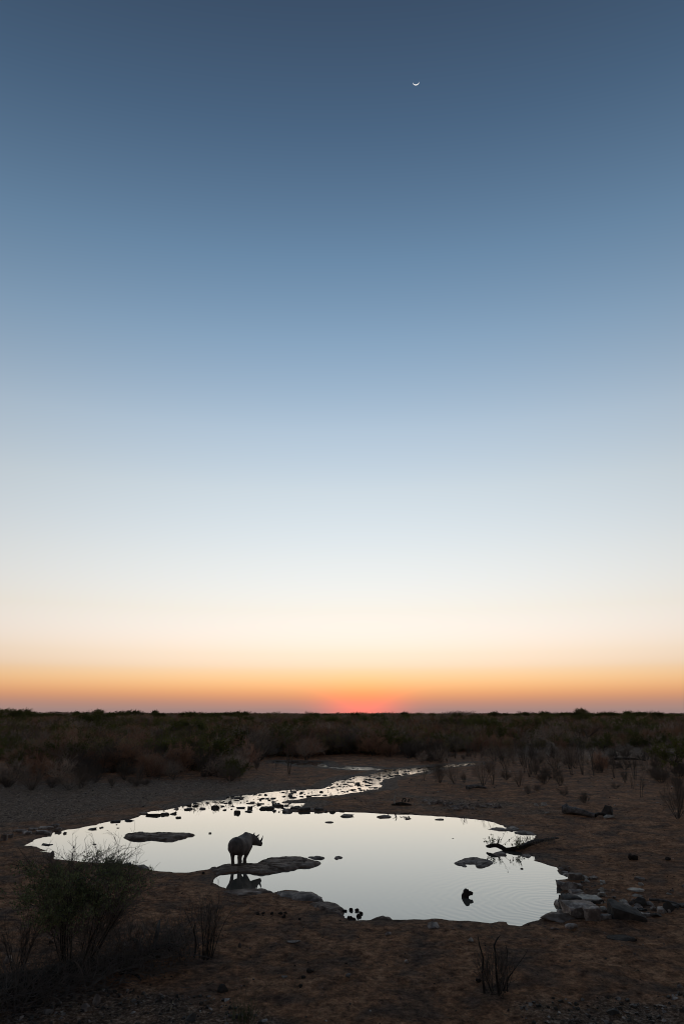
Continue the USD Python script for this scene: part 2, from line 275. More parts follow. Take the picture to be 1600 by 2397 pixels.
def sheet(name, p, label, mat="running_water"):
    v, f = trimesh.creation.triangulate_polygon(p, engine="earcut")
    m = usdkit.mesh(stage, f"/World/{name}", (np.column_stack([v, np.zeros(len(v))]), f), M[mat])
    data(m.GetPrim(), label, kind="structure")
pool_area = POOL.buffer(0.9)
sheet("waterhole", pool_area, "still water of the waterhole mirroring the bright dusk sky", "water")
rest = [g for g in getattr(STREAM.buffer(1.2).difference(pool_area.buffer(0.004)), "geoms", [STREAM.buffer(1.2).difference(pool_area.buffer(0.004))])]
rest = sorted(rest, key=lambda g: -g.area)
sheet("stream", rest[0], "shallow stream running among stones from the right into the waterhole")
fp = shapely.union_all([FAR1, FAR2, FAR3]).buffer(1.5).difference(STREAM.buffer(1.21))
for k, g in enumerate(sorted(getattr(fp, "geoms", [fp]), key=lambda g: -g.area)[:3]):
    sheet("puddle" + (f"_{k:03d}" if k else ""), g, ["long shining puddle behind the bare bank", "small shining puddle right of the long puddle", "thin sliver of puddle"][k], "puddle_water")

# ------------------------------------------------------------------ stones and ledges
def rock(seed, sx, sy, sz, facets=16, rough=0.05, sub=2, boxy=0.0):
    r = np.random.default_rng(seed); p = r.normal(size=(facets, 3)); p /= np.linalg.norm(p, axis=1, keepdims=True)
    if boxy: p = np.sign(p) * np.abs(p) ** (1 - boxy)
    m = trimesh.convex.convex_hull(p * np.array([sx, sy, sz]) / 2)
    for _ in range(sub): m = m.subdivide()
    v = np.array(m.vertices); s = min(sx, sy, sz)
    n = np.array(m.vertex_normals)
    q = v / max(sx, sy, sz) * 5 + seed * 3.1
    d = (meshkit.fbm(q, 3, seed % 50) - 0.5) * rough * 2.4 * max(sx, sy) * 0.6
    return trimesh.Trimesh(v + n * d[:, None] * np.array([1, 1, 0.7]), m.faces, process=False)
def block(seed, sx, sy, sz, jit=0.20, rough=0.045, slope=0.0):
    """a quarried looking block with chipped corners; slope lowers its +x end"""
    r = np.random.default_rng(seed)
    c = np.array([(a, b, d) for a in (-1, 1) for b in (-1, 1) for d in (-1, 1)], float)
    c = c + r.uniform(-jit, jit, c.shape); c[(c[:, 0] > 0) & (c[:, 2] > 0), 2] -= slope
    pts = []
    for q in c:
        for k in range(3):
            e = q.copy(); e[k] -= np.sign(e[k]) * r.uniform(.06, .38); pts.append(e)
    m = trimesh.convex.convex_hull(np.array(pts) * np.array([sx, sy, sz]) / 2)
    for _ in range(3): m = m.subdivide()
    v = np.array(m.vertices); n = np.array(m.vertex_normals)
    d = (meshkit.fbm(v * 7 + seed, 3, seed % 40) - 0.5) * rough * 2.5
    return trimesh.Trimesh(v + n * d[:, None], m.faces, process=False)
def stone_at(px, py, w, h, name="stone", mat="rock", label=None, group=None, seed=0, in_water=False, make=rock, yaw=0.0, sy=0.75, **kw):
    p = spot(px, py + h * 0.4)
    if in_water: p[2] = max(p[2], -0.05) if p[2] > 0 else 0.0
    if in_water: q = spot0(px, py + h * 0.15); p = np.array([q[0], q[1], 0.0])
    k = depth(p) / FPX; W = w * k; D = W * sy
    dep = math.atan2(EYE_H - p[2], p[1]); H = (h * k - 0.5 * D * math.sin(dep)) / math.cos(dep)
    H = max(H * (0.55 if in_water else 1.0), W * 0.12)
    if make is block: W *= .84; D *= .8; H *= .85
    m = make(seed or int(px * 7 + py), W, D, H * 1.6, **kw)
    return solo(name, m, M[mat], label, "stone", (p[0], p[1] + D * 0.3, p[2] + H * (1 - 0.8)), yaw, 1.0, group, smooth=35)

# the tumble of cut blocks at the right bank (px, py, w, h of the photograph)
B = [
 (1320,2036,34,12,"rock","flat pinkish grey slab at the waterline, rearmost of the right bank stones",rock,{}),
 (1348,2054,34,15,"rock","grey block just behind the two rounded waterside rocks on the right bank",block,{}),
 (1318,2069,41,22,"rock","rounded dark ended rock jutting furthest left into the water on the right bank",rock,{}),
 (1341,2076,52,20,"rock","pale topped rough rock beside the rounded jutting rock on the right bank",rock,{}),
 (1348,2091,34,12,"rock","thin low slab under the pale topped rough rock on the right bank",block,{}),
 (1336,2114,50,27,"dark_rock","dark square block whose end face stands in the water behind the big block",block,{}),
 (1376,2106,66,13,"pale_rock","long flat pale slab lying behind the big pinkish block",block,{}),
 (1362,2132,80,34,"rock","big pinkish grey block with a flat top, largest at the water's right edge",block,{}),
 (1389,2143,40,31,"rock","upright split block leaning against the big pinkish block",block,{}),
 (1412,2149,22,12,"rock","small square stone in the gap between the split block and the wedge",block,{}),
 (1472,2135,84,40,"dark_rock","large wedge shaped boulder sloping down to the right",block,{"slope":1.15}),
 (1316,2150,97,18,"ledge","long low hump of rock at the near right corner of the water",rock,{}),
 (1374,2062,16,10,"pale_rock","small pale stone behind the rough rocks of the right bank",rock,{}),
 (1410,2085,13,12,"pale_rock","small pale upright stone inland of the right bank rocks",rock,{}),
 (1492,2085,46,6,"pale_rock","pale flat stone lying on the earth, rearmost of the pale pair",rock,{}),
 (1495,2097,28,8,"pale_rock","pale flat stone lying in front of the long pale flat stone",rock,{}),
 (1504,2112,34,20,"dark_rock","dark pyramid shaped boulder above a pale stone on the right",rock,{}),
 (1495,2126,26,11,"rock","pale grey stone at the foot of the dark pyramid boulder",rock,{}),
 (1568,2126,28,25,"dark_rock","dark pointed boulder close to the right edge of the picture",rock,{}),
 (1530,2128,18,11,"rock","small grey stone between the two dark boulders on the right",rock,{}),
 (1547,2134,15,11,"rock","small angular grey stone leaning at the dark pointed boulder",block,{}),
 (1437,2098,15,5,"rock","little flat stone lying between the wedge boulder and the water rocks",rock,{}),
 (1340,2169,34,14,"rock","half buried double stone on the bare ground below the right bank",rock,{}),
]
for k, (px, py, w, h, mt, lb, mk, kw) in enumerate(B):
    stone_at(px, py, w, h, "boulder" if w > 30 else "stone", mt, lb, seed=500 + k, make=mk, yaw=[.15, -.2, .1, -.1, .25, 0.08, -.12, .12, -.25, .1, -.1, 0][k % 12], **kw)
pl = spot(1520, 2110); pr = spot(1602, 2127)
# stones standing in or at the water, each seen as a dark shape
Wt = [
 (814,1911,41,8,"long low grey stone in the far water, nearest the middle of the far shore"),(770,1926,22,4,"thin sliver of stone breaking the far water"),
 (900,1913,38,8,"low grey stone with a thin left tail near the far shore"),(953,1917,18,6,"smooth oval stone in the far water beside the dead sprig"),
 (1028,1919,23,6,"small flat stone in the far water right of the oval stone"),(1221,2034,9,5,"tiny stone alone in the right hand water"),
 (151,1951,11,8,"dark six sided stone alone near the far left shore"),(490.6,1951,8,6,"small round stone alone between the flat island and the rhino"),
 (220.6,1977,10,4,"little dark chunk floating in the left water"),(1060,1963,6,2,"speck of stone in the middle of the pool"),
 (273,1931,6,3,"tiny stone near the far left shore, upper of two"),(275,1939,9,3,"tiny flat stone near the far left shore, lower of two")]
for k, (px, py, w, h, lb) in enumerate(Wt):
    stone_at(px, py, w, h, "stone", "rock", lb, seed=700 + k, in_water=True)
stone_at(106.5, 1983, 26, 17, "boulder", "dark_rock", "square dark boulder at the left tip of the waterhole", seed=731, make=block)
stone_at(118, 2002, 18, 16, "boulder", "rock", "grey rock at the left bank just below the square dark boulder", seed=732)
stone_at(326, 2031, 42, 17, "boulder", "rock", "rounded grey rock at the water's edge behind the green bush", seed=733)
stone_at(283, 2024, 46, 14, "boulder", "dark_rock", "dark low rock half hidden behind the top twigs of the green bush", seed=734)
ST = [(357,1908,38,15),(385,1906.7,16,10),(407,1905.5,26,10),(417,1914.6,14,6),(411,1894,13,8),(442,1886,17,10),(441,1895,18,6),(473,1893.6,14,8.5),(503,1890.5,15,12),(520,1888,13,8),
 (537,1878.6,10,9),(525,1896.7,9,4),(542,1894.7,12,4),(554,1902.5,13,12),(582,1900,31,6),(563,1891.7,26,10),(584.5,1892.5,15,11),(602,1884,18,10),(623.4,1893.5,32,5),(642.5,1899,11,7),
 (652.7,1901,6,5),(649.5,1887,25,9),(671,1899,33,13),(709.7,1897,26,14),(666,1895,20,8),(729.5,1896,14,9),(746.7,1897,18,13),(761,1899.5,16,9),(778,1901,11,8),(801,1898.6,22,10),
 (643,1900,10,7),(690,1893,20,8),(216,1942,28,5),(236,1938,8,4),(328,1950,22,3),(300,1922,26,7),(270,1924,20,6),(330,1906,22,7)]
for k, (px, py, w, h) in enumerate(ST):
    g = ("dark wet stone in the row lining the far water's edge at the stream mouth", "stones along the far edge at the stream mouth") if px > 335 else ("small dark stone at the far left water's edge", "small stones at the far left edge")
    stone_at(px, py, w * [1, 1.25, .85, 1.1][k % 4], h * [1, .8, 1.1, .9][k % 4], "stone", ["dark_rock", "rock"][k % 3 == 1], g[0], g[1], seed=800 + k, in_water=True, make=block if k % 5 in (1, 3) else rock, yaw=k * 1.7, sy=[.6, 1.0, .8][k % 3], facets=[9, 14, 11][k % 3]) if not (k % 5 in (1, 3)) else stone_at(px, py, w * 1.15, h, "stone", "dark_rock", g[0], g[1], seed=800 + k, in_water=True, make=block, yaw=k * .7)
rr = random.Random(17)
for k in range(46):
    py = rr.uniform(2050, 2156); px = 1345 + (py - 2045) * .35 + abs(rr.gauss(0, 1)) * 105
    w = 5 + 22 * rr.random() ** 2
    stone_at(px, py, w, w * rr.uniform(.25, .6), "stone", rr.choice(["rock", "dark_rock", "rock", "pale_rock"]), "small loose stone scattered among the blocks of the right bank", "loose stones among the right bank blocks", seed=1200 + k, make=rr.choice([rock, block]), yaw=rr.uniform(0, 6))
rr = random.Random(23)
for k in range(34):
    if k < 18: px, py, w = rr.uniform(1300, 1350), rr.uniform(2030, 2140), rr.uniform(16, 40)
    else: px = rr.uniform(1390, 1605); py, w = 2118 + (px - 1390) * .07 + rr.gauss(0, 9), rr.uniform(14, 34)
    stone_at(px + (w * .4 if k < 18 else 0), py, w, w * rr.uniform(.28, .42), "stone", rr.choice(["rock", "rock", "dark_rock", "ledge"]), "low flat stone wedged in the rough stone edging of the right bank", "low stones edging the right bank", seed=1300 + k, make=rr.choice([rock, block]), yaw=rr.uniform(-.4, .4), sy=.9)
# stones on dry ground
G = [(994,1875),(1012,1880),(1028,1878),(1040,1884),(1052,1880),(1066,1888),(1078,1884),(1090,1890),(1100,1884),(1118,1886),(1130,1889),(1144,1884),(1158,1890),(1170,1887),(1106,1893),(1072,1894),(1050,1892)]
rr = random.Random(5)
for k, (px, py) in enumerate(G):
    stone_at(px, py, rr.uniform(10, 24), rr.uniform(5, 10), "stone", "rock", "grey stone in the broken line of stones behind the far right shore", "line of grey stones behind the far right shore", seed=900 + k)
D = [(1255,1885,14,7,"pale_rock","pale small stone, left of the pair on the far right bank"),(1274,1883,18,8,"pale_rock","pale small stone, right of the pair on the far right bank"),(1281,1903,12,4,"pale_rock","flat white stone alone on the red ground before the pale pair"),
 (1425,1901,34,26,"dark_rock","dark rounded boulder lying at the end of the pale fallen log"),(1428,1914,30,9,"pale_rock","white streaked flat stone in front of the dark rounded boulder"),
 (1015,2168,44,15,"rock","rounded pale grey stone on the near bank, below the middle of the water"),(908,2186,18,8,"rock","small grey stone on the near ground left of the rounded pale stone"),
 (1102,2201,14,9,"pale_rock","small pale stone left above the right hand dry bush"),(952,2252,14,8,"rock","small grey stone alone on the red ground, lower middle"),(816,2285,18,9,"rock","flat grey stone on the lower middle ground"),
 (687,2205,34,8,"rock","flat pale stone below the dung row"),(560,2214,9,12,"dark_rock","small dark pointed stone right of the slender dry bush"),(520,2317,28,20,"dark_rock","dark angular stone on the lower left ground"),
 (443,2383,34,18,"dark_rock","dark stone at the bottom edge left of centre"),(665,2288,18,7,"rock","flat brown stone on the lower ground near the dark clods"),(224,2345,20,24,"rock","upright grey slab of stone below the fallen log"),
 (197,2362,26,18,"rock","grey stone left of the upright slab below the fallen log"),(110,2370,28,14,"rock","rounded grey stone under the fallen log at lower left"),(15,2248,24,20,"rock","pinkish grey stone at the left edge behind the log"),
 (1437,2370,34,14,"dark_rock","grey flat stone at the lower right corner"),(1550,2355,26,9,"rock","pale flat stone near the right edge at the bottom"),(1592,2310,20,10,"rock","grey stone cut by the right edge low down"),(1300,2175,22,8,"rock","little flat stone left of the half buried double stone"),
 (293,2212,18,14,"rock","pale grey pointed stone between the green bush and the brush pile"),(585,2010,1,1,"rock","")]
for k, (px, py, w, h, mt, lb) in enumerate(D[:-1]):
    stone_at(px, py, w, h, "stone", mt, lb, seed=1000 + k)
lf = [(45,1945,26,6),(75,1942,22,6),(105,1938,34,6),(128,1934,20,8),(62,1950,22,7),(95,1948,26,7),(110,1950,18,6),(135,1942,14,7),(20,1958,18,9),(8,1962,16,16)]
for k, (px, py, w, h) in enumerate(lf):
    stone_at(px, py, w, h, "stone", "rock", "layered grey stone on the bank beyond the left tip of the water", "layered stones on the left bank", seed=1100 + k, make=block, jit=.2)

def slab(name, pts, h, mat, label, seed, cell=0.06, tilt=0.0, cat="rock ledge", zb=None, edge=0.16, rough=0.09):
    """a ledge of bedrock: its outline at water level, its top rough and rising h"""
    a = np.array(pts, float); z0 = 0.0 if zb is None else zb
    P = Polygon(spot0(a[:, 0], a[:, 1], z0)).buffer(0); x0, y0, x1, y1 = P.buffer(0.35).bounds
    gx, gy = np.arange(x0, x1, cell), np.arange(y0, y1, cell)
    X, Y = np.meshgrid(gx, gy); x, y = X.ravel(), Y.ravel()
    p = np.stack([x, y, 0 * x], -1)
    s = -signed(P, x, y) + (meshkit.fbm(p * 2.3, 4, seed) - 0.5) * 0.34
    e = np.clip(s, 0, None)
    crack = np.abs(meshkit.fbm(p * np.array([0.9, 1.6, 1]), 3, seed + 5) - 0.5)
    z = np.where(s > 0, h * (1 - np.exp(-e / edge)) * (1 + 0.8 * (meshkit.fbm(p * 0.9, 3, seed + 1) - 0.5)), np.maximum(s * 1.4, -0.45))
    z = z + np.where(s > 0, (meshkit.fbm(p * np.array([3.0, 6.0, 1]), 3, seed + 2) - 0.5) * rough * .7 * np.clip(e / .1, 0, 1) - 0.08 * np.exp(-(crack / 0.02) ** 2) * np.clip(e / .15, 0, 1), 0)
    keep = s > -0.32
    i = np.arange(len(x)).reshape(X.shape); q = np.stack([i[:-1, :-1].ravel(), i[:-1, 1:].ravel(), i[1:, 1:].ravel(), i[1:, :-1].ravel()], 1)
    q = q[keep[q].all(1)]; top = np.vstack([q[:, [0, 1, 2]], q[:, [0, 2, 3]]])
    n = len(x); v = np.vstack([np.stack([x, y, z + z0], 1), np.stack([x, y, 0 * x - 0.5 + z0], 1)])
    ed = np.vstack([top[:, [0, 1]], top[:, [1, 2]], top[:, [2, 0]]]); key = np.sort(ed, 1)
    _, inv, cnt = np.unique(key, axis=0, return_inverse=True, return_counts=True); b = ed[cnt[inv.ravel()] == 1]
    side = np.vstack([np.stack([b[:, 1], b[:, 0], b[:, 0] + n], 1), np.stack([b[:, 1], b[:, 0] + n, b[:, 1] + n], 1)])
    m = trimesh.Trimesh(v, np.vstack([top, top[:, ::-1] + n, side]), process=False); m.remove_unreferenced_vertices()
    return solo(name, m, M[mat], label, cat, smooth=40)
slab("rock_ledge", [(485,2040),(497,2034),(528,2025),(577,2023),(595,2024),(609,2019),(628,2010),(690,2008),(712,2009),(728,2016),(750,2021),(748,2026),(727,2030),(702,2032),(662,2040),(612,2048),(580,2044),(536,2045),(508,2049)],
     0.14, "ledge", "long flat rock spit running out into the water under the rhino", 61)
slab("rock_island", [(288,1962),(296,1954),(318,1951.5),(345,1953),(400,1951.5),(447,1951.5),(456,1956),(440,1959),(410,1968),(385,1969),(350,1966),(320,1968),(300,1966)],
     0.16, "ledge", "long low flat rock island in the left half of the water", 62, cat="rock")
slab("rock_island", [(1058,2022),(1070,2018),(1086,2012),(1116,2010),(1147,2015),(1155,2020),(1148,2026),(1131,2031),(1110,2031),(1118,2026),(1108,2022),(1090,2022),(1084,2026),(1094,2029),(1086,2030)],
     0.10, "rock", "flat curved rock showing above the water at right with a little pool in it", 63, cat="rock", edge=0.1, rough=0.05)
slab("rock_ledge", [(500,2089),(560,2085),(598,2082),(622,2085),(640,2092),(600,2101),(560,2100)], 0.12, "ledge", "pale rock ledge on the near bank below the rhino's reflection", 64)
slab("rock_ledge", [(643,2094),(680,2092),(708,2094),(740,2098),(753,2104),(753,2113),(735,2116),(690,2112),(655,2104)], 0.2, "rock", "grey ledge with a steep right end on the near bank", 65)
slab("rock_ledge", [(705,2120),(740,2117),(772,2118),(797,2124),(804,2137),(806,2148),(780,2144),(740,2132)], 0.17, "ledge", "pale topped ledge beside the dark dung clump at the near shore", 66)
slab("rock_ledge", [(872,2153),(892,2147.5),(915,2150),(925,2158),(890,2160)], 0.13, "ledge", "small grey ledge on the near shore right of the dung clump", 67)
for k, (pts, lb) in enumerate([([(1141,1942),(1160,1938),(1184,1941),(1187,1945),(1165,1945)], "leftmost flat rock plate at the far right corner of the water"),
     ([(1182,1942),(1190,1936),(1215,1938),(1216,1943),(1196,1946)], "grey flat rock plate in the middle of the far right corner"),
     ([(1199,1950),(1225,1946),(1252,1952),(1255,1956),(1225,1954)], "long thin rock plate nearest the driftwood at the far right corner"),
     ([(1212,1936),(1222,1933),(1231,1936),(1226,1940)], "small raised rock plate behind the other plates, far right corner"),
     ([(1152,1999),(1172,1994),(1185,1999),(1182,2003),(1165,2003)], "flat grey rock plate in the water under the leafy driftwood"),
     ([(1210,2003),(1228,2000),(1248,2004),(1236,2008)], "low dark rock plate at the bank below the driftwood"),
     ([(719,2007),(742,2006),(762,2009),(752,2012),(728,2011)], "flat scrap of rock off the tip of the rock spit"),
     ([(782,2007),(800,2006),(803,2009),(786,2011)], "small scrap of rock furthest out beyond the rock spit's tip")]):
    slab("rock_plate", pts, 0.09, "rock", lb, 70 + k, cell=0.07, cat="rock", edge=0.08, rough=0.04)

# dark clods and dung
def lump(seed, s):
    r = np.random.default_rng(seed); ms = []
    for k in range(5):
        m = trimesh.creation.icosphere(2, s * r.uniform(.28, .45)); v = np.array(m.vertices)
        v *= 1 + 1.3 * (meshkit.fbm(v / s * 5 + seed + k, 3, k) - 0.5)[:, None]; v *= r.uniform(.6, 1.25, 3) * np.array([1, 1, .8])
        ms.append(Manifold(__import__("manifold3d").Mesh(v.astype(np.float32), m.faces.astype(np.uint32))).translate(tuple(r.uniform(-.35, .35, 3) * s * np.array([1, 1, .4]) + np.array([0, 0, s * .2]))))
    return Manifold.batch_boolean(ms, __import__("manifold3d").OpType.Add)
def clod(px, py, w, label, group=None, seed=1, water=False):
    p = spot(px, py); 
    if water: q = spot0(px, py); p = np.array([q[0], q[1], 0.0])
    solo("dung_clod", lump(seed, w * .66 * depth(p) / FPX), M["dung"], label, "dung", p, seed * 1.3, 1.0, group)
for k, (px, py, w) in enumerate([(603,2141,13),(618,2139,12),(634,2141,13),(655,2141,13),(668,2139,11),(663,2149,15),(701,2153,10)]):
    clod(px, py, w, "dark clod in the loose row of dung on the near bank above the grass", "row of dark dung clods", 20 + k)
for k, (px, py, w) in enumerate([(808,2134,12),(822,2132,12),(833,2133,12),(846,2140,11),(840,2147,15),(818,2152,15),(829,2154,12)]):
    clod(px, py, w, "black dung lump in the wet clump at the near shore of the water", "wet dung clump at the near shore", 40 + k, True)
for k, (px, py, w, lb) in enumerate([(1480,2013,26,"large dark clod on the red ground right of the water"),(1562,2014,16,"small dark clod near the right edge, level with the large clod"),     (725,2276,18,"dark clod on the lower middle ground, largest of three"),(711,2290,14,"dark clod just below the largest of three"),(703,2311,12,"dark clod lowest of three on the lower middle ground"),
     (1120,2298,16,"dark clod left of the right hand dry bush"),(120,2208,14,"dark clod behind the green bush's stems"),(476,2046,10,"dark tuft of mud where the rock spit meets the bank")]):
    clod(px, py, w, lb, None, 60 + k)

p = spot(1452, 2198); solo("dung_heap", rock(666, 1.1, .8, .22, facets=24, rough=.12), M["dung"], "wide flat dark heap on the bare ground at right", "dung", p)

# ------------------------------------------------------------------ wood and plants
def tubes(lines, sides=3):
    """lines: [(points n x 3, radii n)] -> one mesh of tapered tubes"""
    by, V, F, base = {}, [], [], 0
    for p, r in lines: by.setdefault(len(p), []).append((p, r))
    for n, ls in by.items():
        P = np.array([l[0] for l in ls], float); R = np.array([l[1] for l in ls], float)
        T = np.gradient(P, axis=1); T /= np.linalg.norm(T, axis=2, keepdims=True) + 1e-9
        up = np.where(np.abs(T[:, :1, 2:3]) > 0.9, np.array([[[1.0, 0, 0]]]), np.array([[[0, 0, 1.0]]]))
        A = np.cross(T, np.broadcast_to(up, T.shape)); A /= np.linalg.norm(A, axis=2, keepdims=True) + 1e-9; Bv = np.cross(T, A)
        a = np.arange(sides) / sides * 2 * np.pi
        ring = P[:, :, None] + R[:, :, None, None] * (np.cos(a)[:, None] * A[:, :, None] + np.sin(a)[:, None] * Bv[:, :, None])
        N = len(ls); V.append(ring.reshape(-1, 3))
        i = base + np.arange(N * n * sides).reshape(N, n, sides); j = np.roll(i, -1, 2)
        q = np.stack([i[:, :-1], j[:, :-1], j[:, 1:], i[:, 1:]], -1).reshape(-1, 4)
        F += [q[:, [0, 1, 2]], q[:, [0, 2, 3]]]
        caps = [i[:, -1, [0, k, k + 1]] for k in range(1, sides - 1)] + [i[:, 0, [0, k + 1, k]] for k in range(1, sides - 1)]
        F += caps; base += N * n * sides
    return trimesh.Trimesh(np.vstack(V), np.vstack(F), process=False)
def limb(r, start, d, length, r0, r1, n, bend=0.25, lift=0.0):
    d = np.array(d, float); d /= np.linalg.norm(d); p = [np.array(start, float)]
    w = r.normal(size=3) * bend
    for k in range(n - 1):
        d = d + (w + r.normal(size=3) * bend * 0.8) / n + np.array([0, 0, lift]) / n; d /= np.linalg.norm(d)
        p.append(p[-1] + d * length / (n - 1))
    return np.array(p), np.linspace(r0, r1, n)
def along(l, t):
    p, rad = l; u = t * (len(p) - 1); i = min(int(u), len(p) - 2); f = u - i
    return p[i] * (1 - f) + p[i + 1] * f, (p[i + 1] - p[i]) / (np.linalg.norm(p[i + 1] - p[i]) + 1e-9), rad[i] * (1 - f) + rad[i + 1] * f
def fork(r, l, count, t0, t1, ang, length, taper=0.6, n=4, bend=0.3, lift=0.1, r1=0.4, rmin=0.0):
    out = []
    for k in range(count):
        t = r.uniform(t0, t1); p, d, rad = along(l, t)
        s = r.normal(size=3); s -= d * (s @ d); s /= np.linalg.norm(s) + 1e-9
        a = ang * r.uniform(.6, 1.3); q = d * math.cos(a) + s * math.sin(a)
        rr0 = max(rad * taper, rmin); out.append(limb(r, p, q, length * r.uniform(.6, 1.2), rr0, max(rr0 * r1, rmin * .7), n, bend, lift))
    return out
def leaves(r, at, size, spread, aspect=0.5):
    n = len(at); c = at + r.normal(size=(n, 3)) * spread
    a = r.normal(size=(n, 3)); a /= np.linalg.norm(a, axis=1, keepdims=True)
    b = np.cross(a, r.normal(size=(n, 3))); b /= np.linalg.norm(b, axis=1, keepdims=True)
    s = size * r.uniform(.6, 1.4, (n, 1)); a, b = a * s, b * s * aspect
    V = np.stack([c - a, c + b * .9, c + a, c - b * .9], 1).reshape(-1, 3); i = np.arange(n)[:, None] * 4
    return trimesh.Trimesh(V, np.vstack([i + [0, 1, 2], i + [0, 2, 3]]), process=False)
def points_on(r, lines, n):
    k = r.integers(0, len(lines), n); return np.array([along(lines[i], r.uniform(.2, 1))[0] for i in k])

def bush(seed, h, stems, spread, b1, b2, rs, rt, leaf_n=0, leaf_s=0.05, lift=0.5, base=0.15, t0=0.25, ang=0.6, l1=0.45, l2=0.22):
    r = np.random.default_rng(seed); S, T1, T2 = [], [], []
    for k in range(stems):
        a = r.uniform(0, 2 * np.pi); sp = spread * math.sqrt(r.uniform(0.05, 1)); d = (math.cos(a) * sp, math.sin(a) * sp, 1)
        S.append(limb(r, (math.cos(a) * base * r.uniform(.2, 1), math.sin(a) * base * r.uniform(.2, 1), -0.05), d, h * r.uniform(.7, 1.05), rs * r.uniform(.7, 1.2), rs * .3, 6, .35, lift))
    for s in S:
        b = fork(r, s, b1, t0, 1.0, ang, h * l1, .6, 4, .35, .25, .4, rt); T1 += b
        for q in b: T2 += fork(r, q, b2, .25, 1.0, .7, h * l2, .6, 3, .3, .15, .5, rt * .8)
    lv = leaves(r, points_on(r, T1 + T2, leaf_n), leaf_s, leaf_s * 1.2) if leaf_n else None
    return tubes(S, 4), tubes(T1 + T2, 3), lv, S
def tree(seed, h, trunk, spread, b0, b1, b2, rs, rt, leaf_n, leaf_s, flat=0.0, t0=0.3):
    r = np.random.default_rng(seed); tr = limb(r, (0, 0, -.1), (r.normal() * .15, r.normal() * .15, 1), h * trunk, rs, rs * .75, 5, .3, .2)
    S, T1, T2 = [], [], []
    for k in range(b0):
        p, d, rad = along(tr, r.uniform(.55, 1)); a = k * 2.4 + r.uniform(-.4, .4); e = r.uniform(.3, 1.0) * (1 - flat) + .35 * flat
        S.append(limb(r, p, (math.cos(a) * spread, math.sin(a) * spread, e), h * (1 - trunk) * r.uniform(.75, 1.1), rs * .55, rs * .15, 6, .45, .2))
    for s in S:
        b = fork(r, s, b1, t0, 1, .75, h * .3, .6, 4, .4, .25, .4, rt); T1 += b
        for q in b: T2 += fork(r, q, b2, .2, 1, .8, h * .13, .6, 3, .3, .1, .5, rt * .8)
    lv = leaves(r, points_on(r, T1 + T2 * 2, leaf_n), leaf_s, leaf_s * 1.5) if leaf_n else None
    return tubes([tr] + S, 5), tubes(T1 + T2, 3), lv

KINDS = {}
def kind(name, stem, twig, lv=None, tmat="far_twig", lmat=None, woody="stems"):
    if name[:3] in ("sap", "low"): tmat = ["dark_twig", "twig"][int(name[-1]) % 2]
    elif name[:4] == "bare": tmat = ["far_twig", "dark_twig", "far_twig", "red_twig", "dark_twig"][int(name[-1])]
    elif name[:3] == "rus": tmat = "red_twig"
    elif name[:5] in ("green", "round"): tmat = "dark_twig"
    k = kind_prim(name); part(woody, stem, M["stem"], k); part("twigs", twig, M[tmat], k)
    if lv is not None: part("leaves", lv, M[lmat], k)
    KINDS[name] = (k, [stem, twig] + ([lv] if lv is not None else []), [M["stem"], M[tmat]] + ([M[lmat]] if lv is not None else []))
    return k
bare = [kind(f"bare_bush_kind_{k}", *bush(100 + k, 2.7, [9, 12, 8, 11, 14][k], [1.0, 1.3, .8, 1.5, 1.1][k], 9, 7, .036, .012, ang=.85, lift=.25)[:2]) for k in range(5)]
russet = [kind(f"russet_bush_kind_{k}", *bush(120 + k, 2.6, [9, 11, 12][k], [1.1, 1.5, 1.3][k], 8, 6, .036, .012, 2600, .07, ang=.9, lift=.2)[:3], lmat="russet_leaf") for k in range(3)]
olive = [kind(f"olive_bush_kind_{k}", *bush(130 + k, 2.6, [9, 10][k], [1.3, 1.6][k], 8, 6, .036, .012, 3200, .075, ang=.9, lift=.2)[:3], lmat="olive_leaf") for k in range(2)]
green = [kind(f"green_bush_kind_{k}", *bush(140 + k, 2.9, 9, [1.2, 1.5][k], 7, 5, .035, .010, 4200, .085, ang=.9, lift=.2)[:3], lmat="green_leaf") for k in range(2)]
sapling = [kind(f"sapling_kind_{k}", *bush(150 + k, 2.6, [5, 7, 3, 6][k], [.22, .32, .16, .28][k], 5, 4, .030, .008, t0=.3, ang=.5, l1=.3, l2=.14, lift=.8)[:2]) for k in range(4)]
low = [kind(f"low_shrub_kind_{k}", *bush(160 + k, 1.1, 16, [1.3, 1.0, 1.5][k], 7, 6, .016, .008, base=.1)[:2]) for k in range(3)]
green_tree = [kind(f"green_tree_kind_{k}", *tree(170 + k, 5.2, .33, .9, 8, 7, 5, .13, .012, 4200, .11), lmat="green_leaf", woody="trunk") for k in range(3)]
bare_tree = [kind(f"bare_tree_kind_{k}", *tree(180 + k, 5.0, .35, 1.0, 8, 8, 6, .12, .012, 500, .07, .3), lmat="russet_leaf", woody="trunk") for k in range(3)]
far_tree = [kind(f"round_tree_kind_{k}", *tree(190 + k, 6.5, .3, .8, 9, 8, 5, .16, .016, 6500, .15), lmat="green_leaf", woody="trunk") for k in range(2)]

rng = np.random.default_rng(12)
CLEAR0 = shapely.union_all([SHALLOW, shapely.affinity.translate(SHALLOW, 0, -8)])
def plant(kinds, i, name, label, cat, px, py, hpx, wpx=None, h0=2.7, w0=2.6, group=None):
    p = spot(px, py); k = depth(p) / FPX; H = hpx * k / math.cos(math.atan2(EYE_H, p[1])); s = H / h0
    w = s if wpx is None else wpx * k / w0
    copy(kinds[i % len(kinds)], name, label, cat, p - np.array([0, 0, .03]), rng.uniform(0, 6.28), (w, w, s), group)
